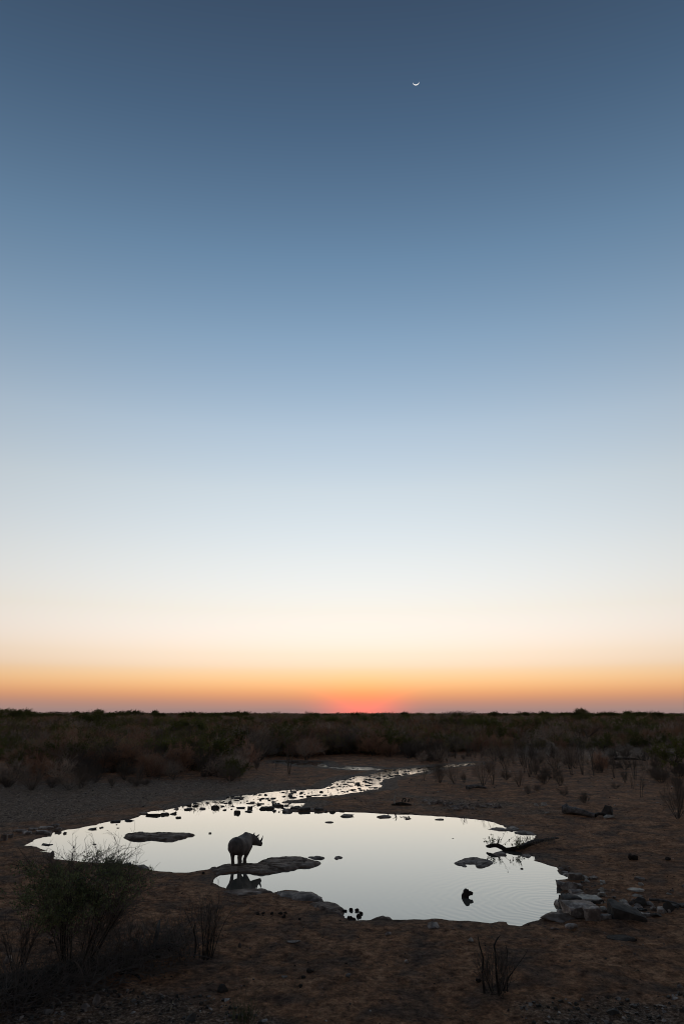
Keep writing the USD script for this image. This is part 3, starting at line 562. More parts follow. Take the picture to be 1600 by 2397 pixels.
# bushes the photograph shows singly: (kinds, px, py of the foot, height, width in pixels, label)
mid = [
 (low,15,1843,26,42,"low round bush cut by the left edge of the picture"),(bare,74,1850,46,34,"dark narrow bush, second from the left edge on the stony bank"),(bare,140,1834,50,42,"dense dark bush on the left edge of the stony bank"),
 (low,189,1846,40,38,"rounded bush reaching lowest on the left stony bank"),(sapling,226,1826,40,16,"slim upright bush between the two rounded left bank bushes"),(low,262,1841,20,22,"little shrub alone on the left stony bank"),
 (bare,291,1826,38,28,"upright bush with dark foot on the left bank"),(low,324,1836,34,26,"bare bush standing just right of the dark footed bush"),(bare,372,1821,30,26,"round bush at the back of the left bank, right of the gap"),
 (low,50,1826,18,36,"wide low shrub behind the narrow bush on the left"),(sapling,407,1826,26,16,"small pale bush at the end of the left bank row"),(bare,476,1818,56,40,"tall dense bush left of the fallen trunk in the middle distance"),
 (bare,545,1816,42,52,"wide dark bush over the fallen trunk in the middle distance"),(low,600,1802,20,18,"small round bush between the dark wide bush and the puddle"),(sapling,645,1802,18,8,"thin shrub left of the puddle"),
 (sapling,676,1813,66,24,"slender dry bush standing in front of the shining puddle"),(bare,608,1780,52,52,"round dark bush behind the bare bank, left of the puddle"),(bare,716,1780,44,44,"dark branching bush right behind the long puddle"),
 (sapling,990,1828,36,22,"leftmost dry bush standing before the upper stream"),(bare,1030,1833,40,24,"second dry bush before the upper stream, from the left"),(bare,1063,1835,46,28,"third dry bush before the upper stream, from the left"),
 (low,1085,1833,18,12,"small dark shrub at the right foot of the stream side bushes"),(bare,1130,1841,62,46,"biggest dry bush before the stream, standing right of the others"),(sapling,1153,1837,50,22,"tall thin bush leaning on the biggest dry bush by the stream"),
 (sapling,1186,1826,52,16,"lone thin sapling right of the biggest stream side bush"),(bare,1215,1843,42,28,"dark dry bush below the lone thin sapling"),(low,1252,1814,26,24,"rounded bare shrub on the flat beyond the dark dry bush"),
 (low,1310,1840,24,22,"greenish small shrub on the right flat"),(sapling,1337,1814,50,16,"pale trunked sapling clump, leftmost of the upright group on the right"),(sapling,1363,1814,66,20,"tall sapling in the middle of the upright group on the right"),
 (sapling,1382,1829,32,8,"short thin twig of a sapling in front of the upright group"),(sapling,1390,1818,66,14,"tall thin sapling at the right of the upright group"),(russet,1408,1805,34,28,"reddish rounded bush on the right flat"),
 (sapling,1437,1822,50,14,"dark thin sapling right of the reddish bush"),(low,1462,1832,22,18,"low dry shrub between two saplings on the right flat"),(sapling,1486,1825,58,22,"tall dry sapling left of the dark brush heap"),
 (low,1534,1817,18,30,"dark heap of brush on the right flat"),(green_tree,1578,1812,74,54,"bright green small tree at the right edge"),(sapling,1500,1867,56,26,"thin bare shrub on the stony right flat, lowest of the saplings"),
 (bare,1585,1917,74,44,"dry bush at the right edge behind the big log"),(low,1257,1853,12,18,"tiny tuft left on the stony right flat"),(low,1320,1862,14,22,"small dry tuft in the middle of the right flat"),(low,1368,1881,20,32,"wide dry tuft above the pale log"),
 (low,1235,1860,16,18,"dark little tuft below the dark dry bush"),(low,1440,1846,10,20,"tiny dark tuft before the right saplings"),(low,1586,1846,22,34,"grey stump like shrub at the far right edge"),
]
base_h = {id(low): (1.1, 2.2), id(bare): (2.9, 3.4), id(sapling): (2.6, 1.5), id(russet): (2.8, 3.2), id(green_tree): (5.0, 4.2)}
for k, (kd, px, py, h, w, lb) in enumerate(mid):
    h0, w0 = base_h[id(kd)]
    nm = {id(low): "low_shrub", id(bare): "bare_bush", id(sapling): "sapling", id(russet): "russet_bush", id(green_tree): "green_tree"}[id(kd)]
    plant(kd, k, nm, lb, "tree" if kd is green_tree else "bush", px, py, h * 1.15, w * 1.3, h0, w0)
# more thin shrubs on the stony flat right of the stream
ex = np.stack([rng.uniform(8, 66, 340), rng.uniform(72, 128, 340)], 1)
ex = ex[(ex[:, 0] < ex[:, 1] * .58) & (ex[:, 0] > 10 + (128 - ex[:, 1]) * .16) & (shapely.distance(shapely.points(ex[:, 0], ex[:, 1]), shapely.union_all([SHALLOW, shapely.affinity.translate(SHALLOW, 0, -5), shapely.affinity.translate(SHALLOW, 0, -10)])) > 2.0) & (rng.uniform(size=340) < np.clip((ex[:, 1] - 66) / 46, .1, 1))]
ez = ground_z(ex[:, 0], ex[:, 1])
for (x, y), z in zip(ex, ez):
    t = rng.choice(3, p=[.36, .34, .30]); s = rng.uniform(.6, 1.3) * [1, .95, .75][t]
    copy([sapling, low, bare][t][rng.integers(3)], ["sapling", "low_shrub", "bare_bush"][t], ["thin bare sapling scattered on the stony flat right of the stream", "low dry shrub scattered on the stony flat right of the stream", "small bare bush scattered on the stony flat right of the stream"][t], "bush",
         (x, y, z - .03), rng.uniform(0, 6.28), (s * rng.uniform(.8, 1.2), s, s), ["thin saplings on the right flat", "low shrubs on the right flat", "small bare bushes on the right flat"][t])
# and on the stony bank at the far left
ex = np.stack([rng.uniform(-62, -14, 110), rng.uniform(66, 96, 110)], 1)
ex = ex[(ex[:, 0] > -ex[:, 1] * .6) & (shapely.distance(shapely.points(ex[:, 0], ex[:, 1]), POOL) > 14) & (shapely.distance(shapely.points(ex[:, 0], ex[:, 1]), CLEAR0) > 6) & (ex[:, 1] > 74 + rng.uniform(-4, 8, len(ex)))]
ez = ground_z(ex[:, 0], ex[:, 1])
for (x, y), z in zip(ex, ez):
    t = rng.choice(2, p=[.55, .45]); s = rng.uniform(.45, .95)
    copy([low, bare][t][rng.integers(3)], ["low_shrub", "bare_bush"][t], ["low dry shrub scattered on the stony bank at the far left", "small bare bush scattered on the stony bank at the far left"][t], "bush",
         (x, y, z - .03), rng.uniform(0, 6.28), (s * rng.uniform(.8, 1.2), s, s * .9), ["low shrubs on the left bank", "small bare bushes on the left bank"][t])
# trees the photograph lets one pick out of the bushland: foot, height, width, label
big = [
 (bare_tree,70,1700,24,36,"dark low tree just below the left skyline"),(far_tree,215,1712,44,58,"dark round topped tree in the left bushland"),(bare_tree,340,1710,36,60,"spreading bare tree right of the dark round tree"),
 (green_tree,50,1735,36,70,"yellow green bush crown at the far left"),(green_tree,5,1765,46,46,"dark green tree cut by the left edge"),(green_tree,105,1742,26,50,"green crown beside the yellow green one at left"),
 (green_tree,310,1742,32,56,"dark green round crown left of centre in the bushland"),(bare_tree,418,1708,26,26,"thin dark tree left of the middle skyline"),(green_tree,440,1728,28,44,"green crown below the thin dark tree"),
 (bare_tree,546,1748,36,36,"small tree with a dark trunk left of centre"),(bare_tree,640,1707,32,48,"spreading dark tree below the skyline left of the glow"),(green_tree,770,1742,30,34,"olive green tree just left below the glow"),
 (bare_tree,921,1707,40,40,"forked dark tree right of the sun's glow"),(bare_tree,1058,1710,40,48,"big spreading dark tree right of centre"),(bare_tree,1124,1702,30,34,"thin spreading tree right of the big dark tree"),
 (bare_tree,1173,1703,30,36,"bare spreading tree, rightmost of the row right of centre"),(green_tree,905,1766,54,56,"dense dark green tree in front of the sun's glow"),(green_tree,1190,1752,34,30,"green tree standing alone at centre right"),
 (green_tree,1411,1758,42,42,"dark green tree with a clear trunk on the right"),(green_tree,1244,1728,22,28,"yellow green crown right of centre"),(bare_tree,1520,1745,40,44,"tall twiggy tree on the right"),(bare_tree,1300,1748,44,44,"grey twiggy tree left of the dark green tree"),
 (far_tree,1361,1682,21,24,"round dark tree standing highest above the right skyline"),(far_tree,1326,1682,15,20,"small domed tree on the skyline left of the highest one"),(far_tree,1274,1681,14,20,"domed tree on the right skyline, between two others"),
 (far_tree,1216,1682,13,20,"domed tree on the skyline, leftmost of the right hand ones"),(far_tree,1470,1681,15,20,"small tree on the far right skyline"),(far_tree,1504,1682,16,20,"round tree on the far right skyline right of the small one"),
 (far_tree,1431,1681,10,30,"flat wide tree on the right skyline"),(far_tree,552,1681,17,14,"little dark tree on the left skyline"),(far_tree,573,1681,14,10,"narrow little tree on the left skyline right of its twin"),(far_tree,521,1681,14,16,"low domed tree on the left skyline"),
 (bare_tree,720,1682,17,16,"bare topped tree on the skyline left of the glow"),(far_tree,763,1681,11,14,"small dome on the skyline just left of the glow"),(far_tree,946,1682,14,16,"small dome on the skyline right of the glow"),(far_tree,1010,1681,10,14,"flat topped tree on the skyline right of centre"),
 (far_tree,228,1682,19,26,"rounded tree on the left skyline above the dark round tree"),(far_tree,290,1682,20,26,"twin domed tree on the left skyline"),(far_tree,178,1682,15,18,"low tree on the left skyline"),(far_tree,320,1682,20,20,"taller tree on the left skyline right of the twin domes"),(far_tree,362,1682,17,20,"last tree of the left skyline row"),
 (far_tree,120,1683,14,16,"small tree in the dip of the left skyline"),(far_tree,55,1682,20,24,"tree near the left end of the skyline"),(far_tree,15,1681,23,34,"tree at the left end of the skyline")]
hw = {id(far_tree): (6.0, 5.6), id(bare_tree): (4.8, 5.0), id(green_tree): (5.0, 4.6)}
for k, (kd, px, py, h, w, lb) in enumerate(big):
    h0, w0 = hw[id(kd)]
    plant(kd, k, {id(far_tree): "round_tree", id(bare_tree): "bare_tree", id(green_tree): "green_tree"}[id(kd)], lb, "tree", px, py, h, w, h0, w0)

# the bushland: filled behind its front edge, nearest bushes one by one, the rest as one mass
FRONT = spot0(np.array([-500, 0, 300, 430, 560, 620, 760, 900, 1100, 1250, 1420, 1600, 2100]), np.array([1842, 1836, 1826, 1824, 1818, 1784, 1777, 1776, 1771, 1760, 1760, 1752, 1752]))
from shapely.affinity import translate
CLEAR = shapely.union_all([translate(SHALLOW, 0, -k) for k in range(0, 20, 3)])      # the ground between the stream and the viewer stays open
def behind(x, y):
    fx = FRONT[:, 0] / FRONT[:, 1]; o = np.argsort(fx); lim = np.interp(x / y, fx[o], np.hypot(FRONT[o, 0], FRONT[o, 1]))
    return np.hypot(x, y) - lim
def candidates(d0, d1, n, half=0.60):
    y = np.sqrt(rng.uniform(d0 ** 2, d1 ** 2, n)); x = y * rng.uniform(-half, half, n); return x, y
x, y = candidates(70, 175, 2300); b = behind(x, y)
ok = (b > -13) & ((b > 0) | (rng.uniform(size=len(x)) < .30 + b * .018)) & (shapely.distance(shapely.points(x, y), CLEAR) > 2.0) & (shapely.distance(shapely.points(x, y), POOL) > 8)
ok = ok & (rng.uniform(size=len(x)) < np.clip(0.55 + b / 25, .5, 1) * (meshkit.noise(np.stack([x * .11, y * .11, 0 * x], -1), 4) > np.where(b < 45, .40, .28))); x, y = x[ok], y[ok]
o = np.argsort(y); x, y = x[o], y[o]
fill = [("bare_bush", bare, "leafless grey brown bush crowded in the front of the bushland", "leafless bushes in the front of the bushland", 215, .44),
        ("russet_bush", russet, "bush with dry reddish leaves in the front of the bushland", "reddish bushes in the front of the bushland", 120, .27),
        ("olive_bush", olive, "bush with sparse dull olive leaves in the front of the bushland", "olive bushes in the front of the bushland", 110, .18),
        ("green_bush", green, "small leafy green bush in the front of the bushland", "green bushes in the front of the bushland", 80, .11)]
zz = ground_z(x, y); cnt = [0] * 4; mass = []
for i in range(len(x)):
    t = rng.choice(4, p=[f[5] for f in fill]); nm, kd, lb, gp, most, _ = fill[t]
    if cnt[t] >= most: mass.append((x[i], y[i], t)); continue
    cnt[t] += 1; s = rng.uniform(.75, 1.2) * (.45 + 1.1 * meshkit.noise(np.array([x[i] * .06, y[i] * .06, 0.0]), 8)); w = s * rng.uniform(.9, 1.3)
    copy(kd[rng.integers(len(kd))], nm, lb, "bush", (x[i], y[i], zz[i] - .03), rng.uniform(0, 6.28), (w, w, s), gp)
x, y = candidates(125, 430, 420); b = behind(x, y); x, y = x[b > 12], y[b > 12]; zz = ground_z(x, y)
for i in range(len(x)):
    t = rng.choice(3, p=[.5, .33, .17]); s = rng.uniform(.65, 1.2)
    copy([bare_tree, green_tree, far_tree][t][rng.integers(2)], ["bare_tree", "green_tree", "round_tree"][t], ["leafless branching tree standing in the bushland", "low green tree standing in the bushland", "round crowned dark green tree standing in the bushland"][t], "tree",
         (x[i], y[i], zz[i] - .05), rng.uniform(0, 6.28), (s * rng.uniform(.9, 1.3), s * rng.uniform(.9, 1.3), s * (.8 if t == 2 else 1)), ["leafless trees in the bushland", "green trees in the bushland", "round crowned trees in the bushland"][t])
x, y = candidates(480, 950, 130, .58); keep = rng.uniform(size=len(x)) < np.where(x < -.12 * y, .75, np.where(x > .18 * y, .55, .22)); x, y = x[keep], y[keep]; zz = ground_z(x, y)
for i in range(len(x)):
    s = rng.uniform(1.12, 1.42)
    copy(far_tree[rng.integers(2)], "round_tree", "far tree making one of the small bumps along the skyline", "tree", (x[i], y[i], zz[i] - .1), rng.uniform(0, 6.28), (s * rng.uniform(1, 1.6), s * rng.uniform(1, 1.6), s), "far trees along the skyline")
def lump_bush(k, nb, w, mat_i):
    """a clump of several bushes for the far bushland"""
    r = np.random.default_rng(300 + k); tw, lv = [], []
    for j in range(nb):
        a, _, c, _ = bush(310 + k * 10 + j, r.uniform(2.2, 3.6), 6, 1.0, 5, 3, .05, .022, 260, .16)
        m = trimesh.util.concatenate([a, _, c]); m.apply_translation((r.uniform(-w, w), r.uniform(-w, w), 0)); tw.append(m)
    return trimesh.util.concatenate(tw)
xa, ya = candidates(170, 420, 2300); xb, yb = candidates(410, 1100, 2600); xc, yc = candidates(1000, 4200, 2600)
px_ = np.concatenate([[m[0] for m in mass], xa, xb, xc]); py_ = np.concatenate([[m[1] for m in mass], ya, yb, yc]); pz_ = ground_z(px_, py_)
na, nb_, nc = len(mass) + len(xa), len(xb), len(xc)
protos = []; pmats = []
for k in range(4):
    a, t, c, _ = bush(400 + k, 2.8, 8, 1.0, 5, 4, .035, .014, 420, .09); protos.append(trimesh.util.concatenate([a, t, c])); pmats.append(M[["far_twig", "russet_leaf", "olive_leaf", "green_leaf"][k]])
for k in range(4):
    protos.append(lump_bush(k, 5, 4.5, 0)); pmats.append(M[["far_twig", "russet_leaf", "olive_leaf", "green_leaf"][k]])
ix = np.concatenate([rng.choice(4, na, p=[.36, .28, .22, .14]), 4 + rng.choice(4, nb_ + nc, p=[.34, .28, .2, .18])])
sc = np.concatenate([rng.uniform(.75, 1.3, na) * (.5 + meshkit.noise(np.stack([px_[:na] * .05, py_[:na] * .05, 0 * px_[:na]], -1), 8)), rng.uniform(.8, 1.25, nb_), .8 + .5 * rng.gamma(1.6, .62, nc)])
scx = sc * np.concatenate([rng.uniform(.9, 1.4, na), rng.uniform(.9, 1.3, nb_), rng.uniform(1.3, 2.6, nc)])
scatter("bushland", "wide brown bushland stretching to the flat horizon", protos, pmats, np.stack([px_, py_, pz_ - .05], 1), rng.uniform(0, 6.28, len(px_)), np.stack([scx, scx, sc], 1), ix)

# --- foreground bush: green crown on many grey stems, thorny arching twigs on top
r = np.random.default_rng(77)
fb = spot(165, 2288)
t = thing("thorn_bush", "large thorn bush with small green leaves and bare arching twigs at lower left", "bush", fb, 0.0, (.86, .86, 1.0))
S, T1, T2, T3 = [], [], [], []
for k in range(22):
    a = r.uniform(0, 6.28); sp = .80 * math.sqrt(r.uniform(.02, 1))
    S.append(limb(r, (math.cos(a) * .45 * r.uniform(.2, 1) + .1, math.sin(a) * .4, -.05), (math.cos(a) * sp + .06, math.sin(a) * sp, 1), r.uniform(2.2, 3.05), r.uniform(.018, .034), .009, 7, .4, .35))
for s in S:
    part("stem", tubes([s], 5), M["bark"], t)
    q = fork(r, s, 13, .3, 1, .8, 1.15, .6, 5, .5, .05, .4, .007); T1 += q
    for g in q: T2 += fork(r, g, 8, .15, 1, .8, .42, .6, 4, .4, .05, .5, .005)
top = [l for l in T1 if l[0][-1][2] > 2.5]
for l in top[:60]: T3 += fork(r, l, 4, .3, 1, .7, .75, .6, 5, .6, .1, .5, .0045)
for k in range(46):
    sgn = 1 if r.uniform() < .72 else -1
    T3.append(limb(r, (r.uniform(-1.2, 1.0) + .5 * sgn, r.uniform(-.8, .8), r.uniform(2.45, 2.95)), (sgn * r.uniform(.5, 1.2), r.normal() * .4, r.uniform(.15, .8)), r.uniform(.7, 1.7), .011, .004, 7, .5, -.25))
for l in list(T3): T2 += fork(r, l, 5, .1, 1, .9, .22, .7, 3, .2, .2, .5, .0035)
part("twigs", tubes(T1 + T2 + T3, 3), M["twig"], t, kind="stuff")
pts = points_on(r, T1 + T2, 36000)
keep = (pts[:, 2] > 1.35 + .5 * r.uniform(size=len(pts)) + .25 * pts[:, 0]) & (pts[:, 2] < 3.0) & (r.uniform(size=len(pts)) < np.clip(.95 - .30 * (pts[:, 0] - .3), .12, 1)) & (meshkit.noise(pts * 2.2, 9) > .33)
part("leaves", leaves(r, pts[keep], .034, .035, .6), M["near_leaf"], t, kind="stuff")
tp = points_on(r, T3, 160); tp = tp[tp[:, 2] > 2.7]
part("buds", leaves(r, tp, .035, .02, .7), M["twig"], t, kind="stuff")

def dry_bush(name, label, px, py, h, spread, stems, seed, b1=6, b2=4, rs=.022, crooked=None):
    p = spot(px, py); t = thing(name, label, "bush", p)
    a, tw, _, S = bush(seed, h, stems, spread, b1, b2, rs, .005, t0=.3, ang=.45, l1=.34, l2=.16, lift=.7, base=.22)
    for s in S: part("stem", tubes([s], 5), M["bark"], t)
    if crooked:
        for c in crooked: part("stem", tubes([(np.array(c[0], float), np.array(c[1], float))], 6), M["bark"], t)
    part("twigs", tw, M["twig"], t, kind="stuff")
    return t
dry_bush("dry_bush", "slender upright dry bush left of centre in the foreground", 482, 2243, 1.65, .22, 20, 201, 5, 4, .014,
         [([(-.38, 0, 0), (-.34, 0, .3), (-.36, 0, .6), (-.43, 0, .85), (-.40, .02, 1.02)], [.035, .032, .028, .022, .012])])
dry_bush("dry_bush", "leafless crooked bush alone in the right foreground", 1160, 2326, 1.0, .8, 22, 202, 6, 5, .009,
         [([(-.32, 0, 0), (-.34, .02, .45), (-.30, 0, .85), (-.38, .02, 1.15), (-.42, .03, 1.42)], [.035, .032, .027, .02, .008]),
          ([(.08, 0, 0), (.04, 0, .5), (.05, 0, .95), (.02, 0, 1.15), (.10, 0, 1.3), (.22, .02, 1.42)], [.034, .03, .028, .028, .02, .008]),
          ([(.2, 0, .05), (.32, 0, .32), (.55, .05, .55), (.85, .1, .85), (.98, .1, 1.02)], [.024, .02, .014, .009, .004]),
          ([(.34, .1, 0), (.36, .1, .6), (.40, .1, 1.0), (.36, .1, 1.22)], [.018, .014, .011, .005])])
dry_bush("dry_bush", "bare twiggy shrub at the left edge beside the green bush", 40, 2290, 1.6, .5, 12, 203, 6, 4, .016)
dry_bush("dry_bush", "sparse bare shrub rising from the brush pile behind the fallen log", 300, 2235, 1.0, .7, 9, 204, 6, 4, .012)
dry_bush("dry_bush", "tiny bare twigs standing right of the brush pile's end", 422, 2220, .6, .5, 7, 205, 4, 3, .01)

# --- wood lying about
def log_mesh(pts, rad, seed, sides=14, rough=.14, knots=0):
    P = np.array(pts, float); n = 40; u = np.linspace(0, len(P) - 1, n)
    from scipy.interpolate import CubicSpline
    C = CubicSpline(np.arange(len(P)), P)(u); R = np.interp(u, np.arange(len(P)), rad)
    sides = max(sides, 18); m = tubes([(C, R)], sides); v = np.array(m.vertices); c = np.repeat(C, sides, 0)
    d = v - c; f = 1 + rough * 3 * (meshkit.fbm(np.column_stack([d / R.mean() * 1.3, ]) + c * .8 + seed, 4, seed) - .5)
    return trimesh.Trimesh(c + d * f[:, None], m.faces, process=False)
a, b, c, d = spot(-30, 2352), spot(110, 2318), spot(250, 2275), spot(415, 2228)
t = thing("fallen_log", "big dark fallen trunk lying across the lower left corner", "log", (a + d) / 2)
o = (a + d) / 2
part("trunk", log_mesh([a - o + [0, 0, .22], b - o + [0, -.1, .24], (b+c)/2 - o + [0, .12, .26], c - o + [0, 0, .2], d - o + [0, 0, .08]], [.36, .31, .28, .22, .10], 5, rough=.5), M["bark"], t, smooth=True)
p1, p2, p3 = spot(-20, 2310), spot(90, 2303), spot(180, 2278)
part("branch", log_mesh([p1 - o + [0, 0, .2], p2 - o + [0, 0, .25], p3 - o + [0, 0, .28], c - o + [0, 0, .3]], [.12, .14, .13, .09], 8), M["bark"], t, smooth=True)
for k, (q0, q1, hh) in enumerate([((360, 2240), (372, 2195), .5), ((390, 2236), (425, 2250), .1), ((330, 2250), (300, 2225), .3), ((350, 2248), (420, 2240), .25), ((280, 2290), (330, 2300), .05)]):
    s0, s1 = spot(*q0), spot(*q1); s1 = s1 + (0, 0, hh)
    part("branch", log_mesh([s0 - o + [0, 0, .15], (s0 + s1) / 2 - o + [0, .05, .15 + hh * .3], s1 - o], [.08, .06, .02], 30 + k), M["bark"], t, smooth=True)
# brush pile on the log
r = np.random.default_rng(88); lines = []
bp = np.array([[u, 2335 - (u - 60) * .29 - 6 + r.normal() * 24] for u in r.uniform(-60, 450, 2300)]); bq = spot0(bp[:, 0], bp[:, 1], .2); bz = ground_z(bq[:, 0], bq[:, 1])
for p, zg in zip(bq, bz):
    dd = r.normal(size=3); dd[2] = abs(dd[2]) * .7
    lines.append(limb(r, (p[0], p[1], zg + r.uniform(.02, .45)), dd, r.uniform(.25, 1.25), r.uniform(.005, .013), .003, 5, .8, 0))
solo("brush_pile", tubes(lines, 3), M["twig"], "tangle of dead twigs piled over the big fallen trunk", "brush", kind="stuff")

a, b, c, d = spot(1316, 1905), spot(1335, 1907), spot(1365, 1911), spot(1392, 1914); o = b
t = thing("fallen_log", "thick pale weathered log lying on the red ground at far right", "log", o)
part("trunk", log_mesh([a - o + [0, 0, .34], (a+b)/2 - o + [0, 0.1, .30], b - o + [0, 0, .24], c - o + [0, .1, .2], d - o + [0, 0, .12]], [.30, .36, .29, .27, .17], 12, rough=.5), M["dead_wood"], t, smooth=True)
part("branch", log_mesh([d - o + [0, 0, .12], spot(1405, 1912) - o + [0, 0, .2], spot(1420, 1914) - o + [0, 0, .1]], [.13, .1, .06], 14), M["bark"], t, smooth=True)
def simple_log(name, label, q0, q1, r0, r1, mat, seed, lift=.05, mid=.1):
    s0, s1 = spot(*q0), spot(*q1); o = (s0 + s1) / 2
    t = thing(name, label, "log", o); part("trunk", log_mesh([s0 - o + [0, 0, r0 * .7 + lift], [0, .1, mid + r0 * .6], s1 - o + [0, 0, r1 * .7 + lift]], [r0, (r0 + r1) / 2, r1], seed), M[mat], t, smooth=True)
    return t, s0 - o, s1 - o
t, s0, s1 = simple_log("fallen_log", "dark thin trunk lying under the wide bush in the middle distance", (492, 1817), (572, 1807), .32, .12, "bark", 41, .15, .5)
t, s0, s1 = simple_log("fallen_log", "short grey log beside the biggest dry bush by the stream", (1093, 1848), (1137, 1846), .22, .1, "dead_wood", 42, 0, .1)
t, s0, s1 = simple_log("fallen_log", "dark log lying on the flat behind the reddish bush", (1430, 1780), (1510, 1781), .2, .1, "bark", 43, 0, .15)
t, s0, s1 = simple_log("fallen_log", "pale long branch lying at the right edge beyond the boulders", (1519, 2109), (1604, 2126), .05, .045, "dead_wood", 44, 0, .06)
t, s0, s1 = simple_log("fallen_log", "pale stick lying in front of the slender dry bush's right side", (390 + 8, 2368), (405, 2345), .015, .012, "straw", 45, 0, .02)
# dead uprooted clump with a pale root behind the far shore
o = spot(938, 1886); t = thing("dead_stump", "dark uprooted stump with one pale root sticking up behind the far shore", "stump", o)
part("trunk", log_mesh([(-.8, 0, .03), (-.2, 0, .12), (.4, 0, .10), (.9, .1, .03)], [.07, .13, .12, .05], 51, rough=.4), M["bark"], t, smooth=True)
part("root", log_mesh([(-.5, 0, .05), (-.55, 0, .5), (-.42, 0, .8), (-.5, 0, 1.1)], [.08, .07, .05, .03], 52), M["pale_rock"], t, smooth=True, label="pale root sticking up")
for k, (dx, dz) in enumerate([(.3, .55), (.6, .45), (0.1, .5)]):
    part("root", log_mesh([(dx, 0, .3), (dx + .1, 0, .3 + dz * .4), (dx + .25 * (k - 1), .1, dz)], [.05, .04, .015], 53 + k), M["bark"], t, smooth=True)
# stump standing in the water
q = spot0(1091, 2101); t = thing("water_stump", "dark knobbly stump standing alone in the water at right", "stump", (q[0], q[1], 0))
part("trunk", log_mesh([(0, 0, -.3), (-.05, 0, .0), (-.02, 0, .15), (-.08, 0, .27)], [.17, .16, .14, .09], 61, rough=.45), M["dung"], t, smooth=True)
part("knob", log_mesh([(0, 0, .08), (.15, 0, .14), (.27, 0, .13)], [.1, .08, .06], 62, rough=.4), M["dung"], t, smooth=True)
part("knob", log_mesh([(.02, 0, .15), (.06, 0, .22), (.07, 0, .30)], [.08, .07, .04], 63, rough=.4), M["dung"], t, smooth=True)
# driftwood reaching into the water with fresh leafy sprouts
W = lambda px, py, z: np.array([*spot0(px, py, z), z])
o = W(1206, 1990, 0.0)
t = thing("driftwood_branch", "fallen trunk reaching from the right bank into the water with leafy sprouts", "branch", o)
part("trunk", log_mesh([W(1306, 1962, .15) - o, W(1285, 1964, .22) - o, W(1250, 1972, .22) - o, W(1222, 1982, .16) - o, W(1202, 1988, .09) - o, W(1180, 1989, .05) - o], [.05, .08, .11, .12, .10, .09], 71, rough=.6), M["bark"], t, smooth=True)
part("branch", log_mesh([W(1182, 1989, .04) - o, W(1170, 1983, .17) - o, W(1158, 1979, .26) - o, W(1146, 1981, .22) - o, W(1138, 1981, .18) - o], [.10, .12, .11, .10, .05], 72, rough=.3), M["bark"], t, smooth=True)
r = np.random.default_rng(93); sp = []
for cx, cy, n, hh in ((1158, 1979, 10, .5), (1150, 1980, 6, .4), (1206, 1984, 8, .45), (1216, 1980, 7, .5)):
    for k in range(n):
        sp.append(limb(r, W(cx + r.uniform(-8, 8), cy, .25) - o, (r.normal() * .5, r.normal() * .4, 1), hh * r.uniform(.5, 1.2), .012, .006, 4, .5, .2))
sp.append(limb(r, W(1166, 1980, .25) - o, (.5, 0, 1), .9, .012, .006, 5, .3, -.3)); sp.append(limb(r, W(1172, 1982, .2) - o, (.9, 0, .9), .95, .012, .006, 5, .3, -.3))
part("sprouts", tubes(sp, 3), M["twig"], t); part("leaves", leaves(r, points_on(r, sp, 210), .05, .05, .6), M["near_leaf"], t)
lines = [limb(r, W(1230 + r.uniform(-25, 70), 1974 + r.uniform(-12, 4), .2) - o, (r.normal(), r.normal() * .5, .5 + abs(r.normal())), r.uniform(.15, .45), .014, .005, 4, .6, 0) for k in range(150)]
part("twigs", tubes(lines, 3), M["twig"], t, kind="stuff")
# dead sprig at the far shore
q = spot0(940, 1909); t = thing("dead_sprig", "small dark dead sprig hanging over the far shore beside the oval stone", "branch", (q[0], q[1], .05))
sl = [limb(r, (r.normal() * .3, 0, .05), (r.normal() * .9, -.3, .35), r.uniform(.2, .5), .03, .012, 4, .8, -.4) for k in range(11)]
part("twigs", tubes(sl, 4), M["bark"], t)
q = spot0(1085, 1919); t = thing("dead_sprig", "thin dead twigs poking from the far right water", "branch", (q[0], q[1], 0))
part("twigs", tubes([limb(r, (r.normal() * .15, 0, -.05), (r.normal() * .5, 0, 1), r.uniform(.2, .5), .012, .006, 4, .5, 0) for k in range(9)], 3), M["twig"], t)
# grass tuft at the bottom edge
p = spot(566, 2392); t = thing("grass_tuft", "thin green and straw tuft at the bottom edge left of centre", "grass tuft", p)
bl = [limb(r, (r.normal() * .16, r.normal() * .12, 0), (r.normal() * .3, r.normal() * .3, 1), r.uniform(.25, .55), .006, .002, 5, .4, -.2) for k in range(60)]
part("blades", tubes(bl, 3), M["near_leaf"], t); part("stalk", tubes([limb(r, (.05, 0, 0), (.02, 0, 1), .95, .008, .004, 6, .1, 0)], 4), M["straw"], t)
part("stalk", tubes([limb(r, (.12, 0, 0), (.45, 0, 1), .5, .007, .004, 6, .2, 0)], 4), M["straw"], t)

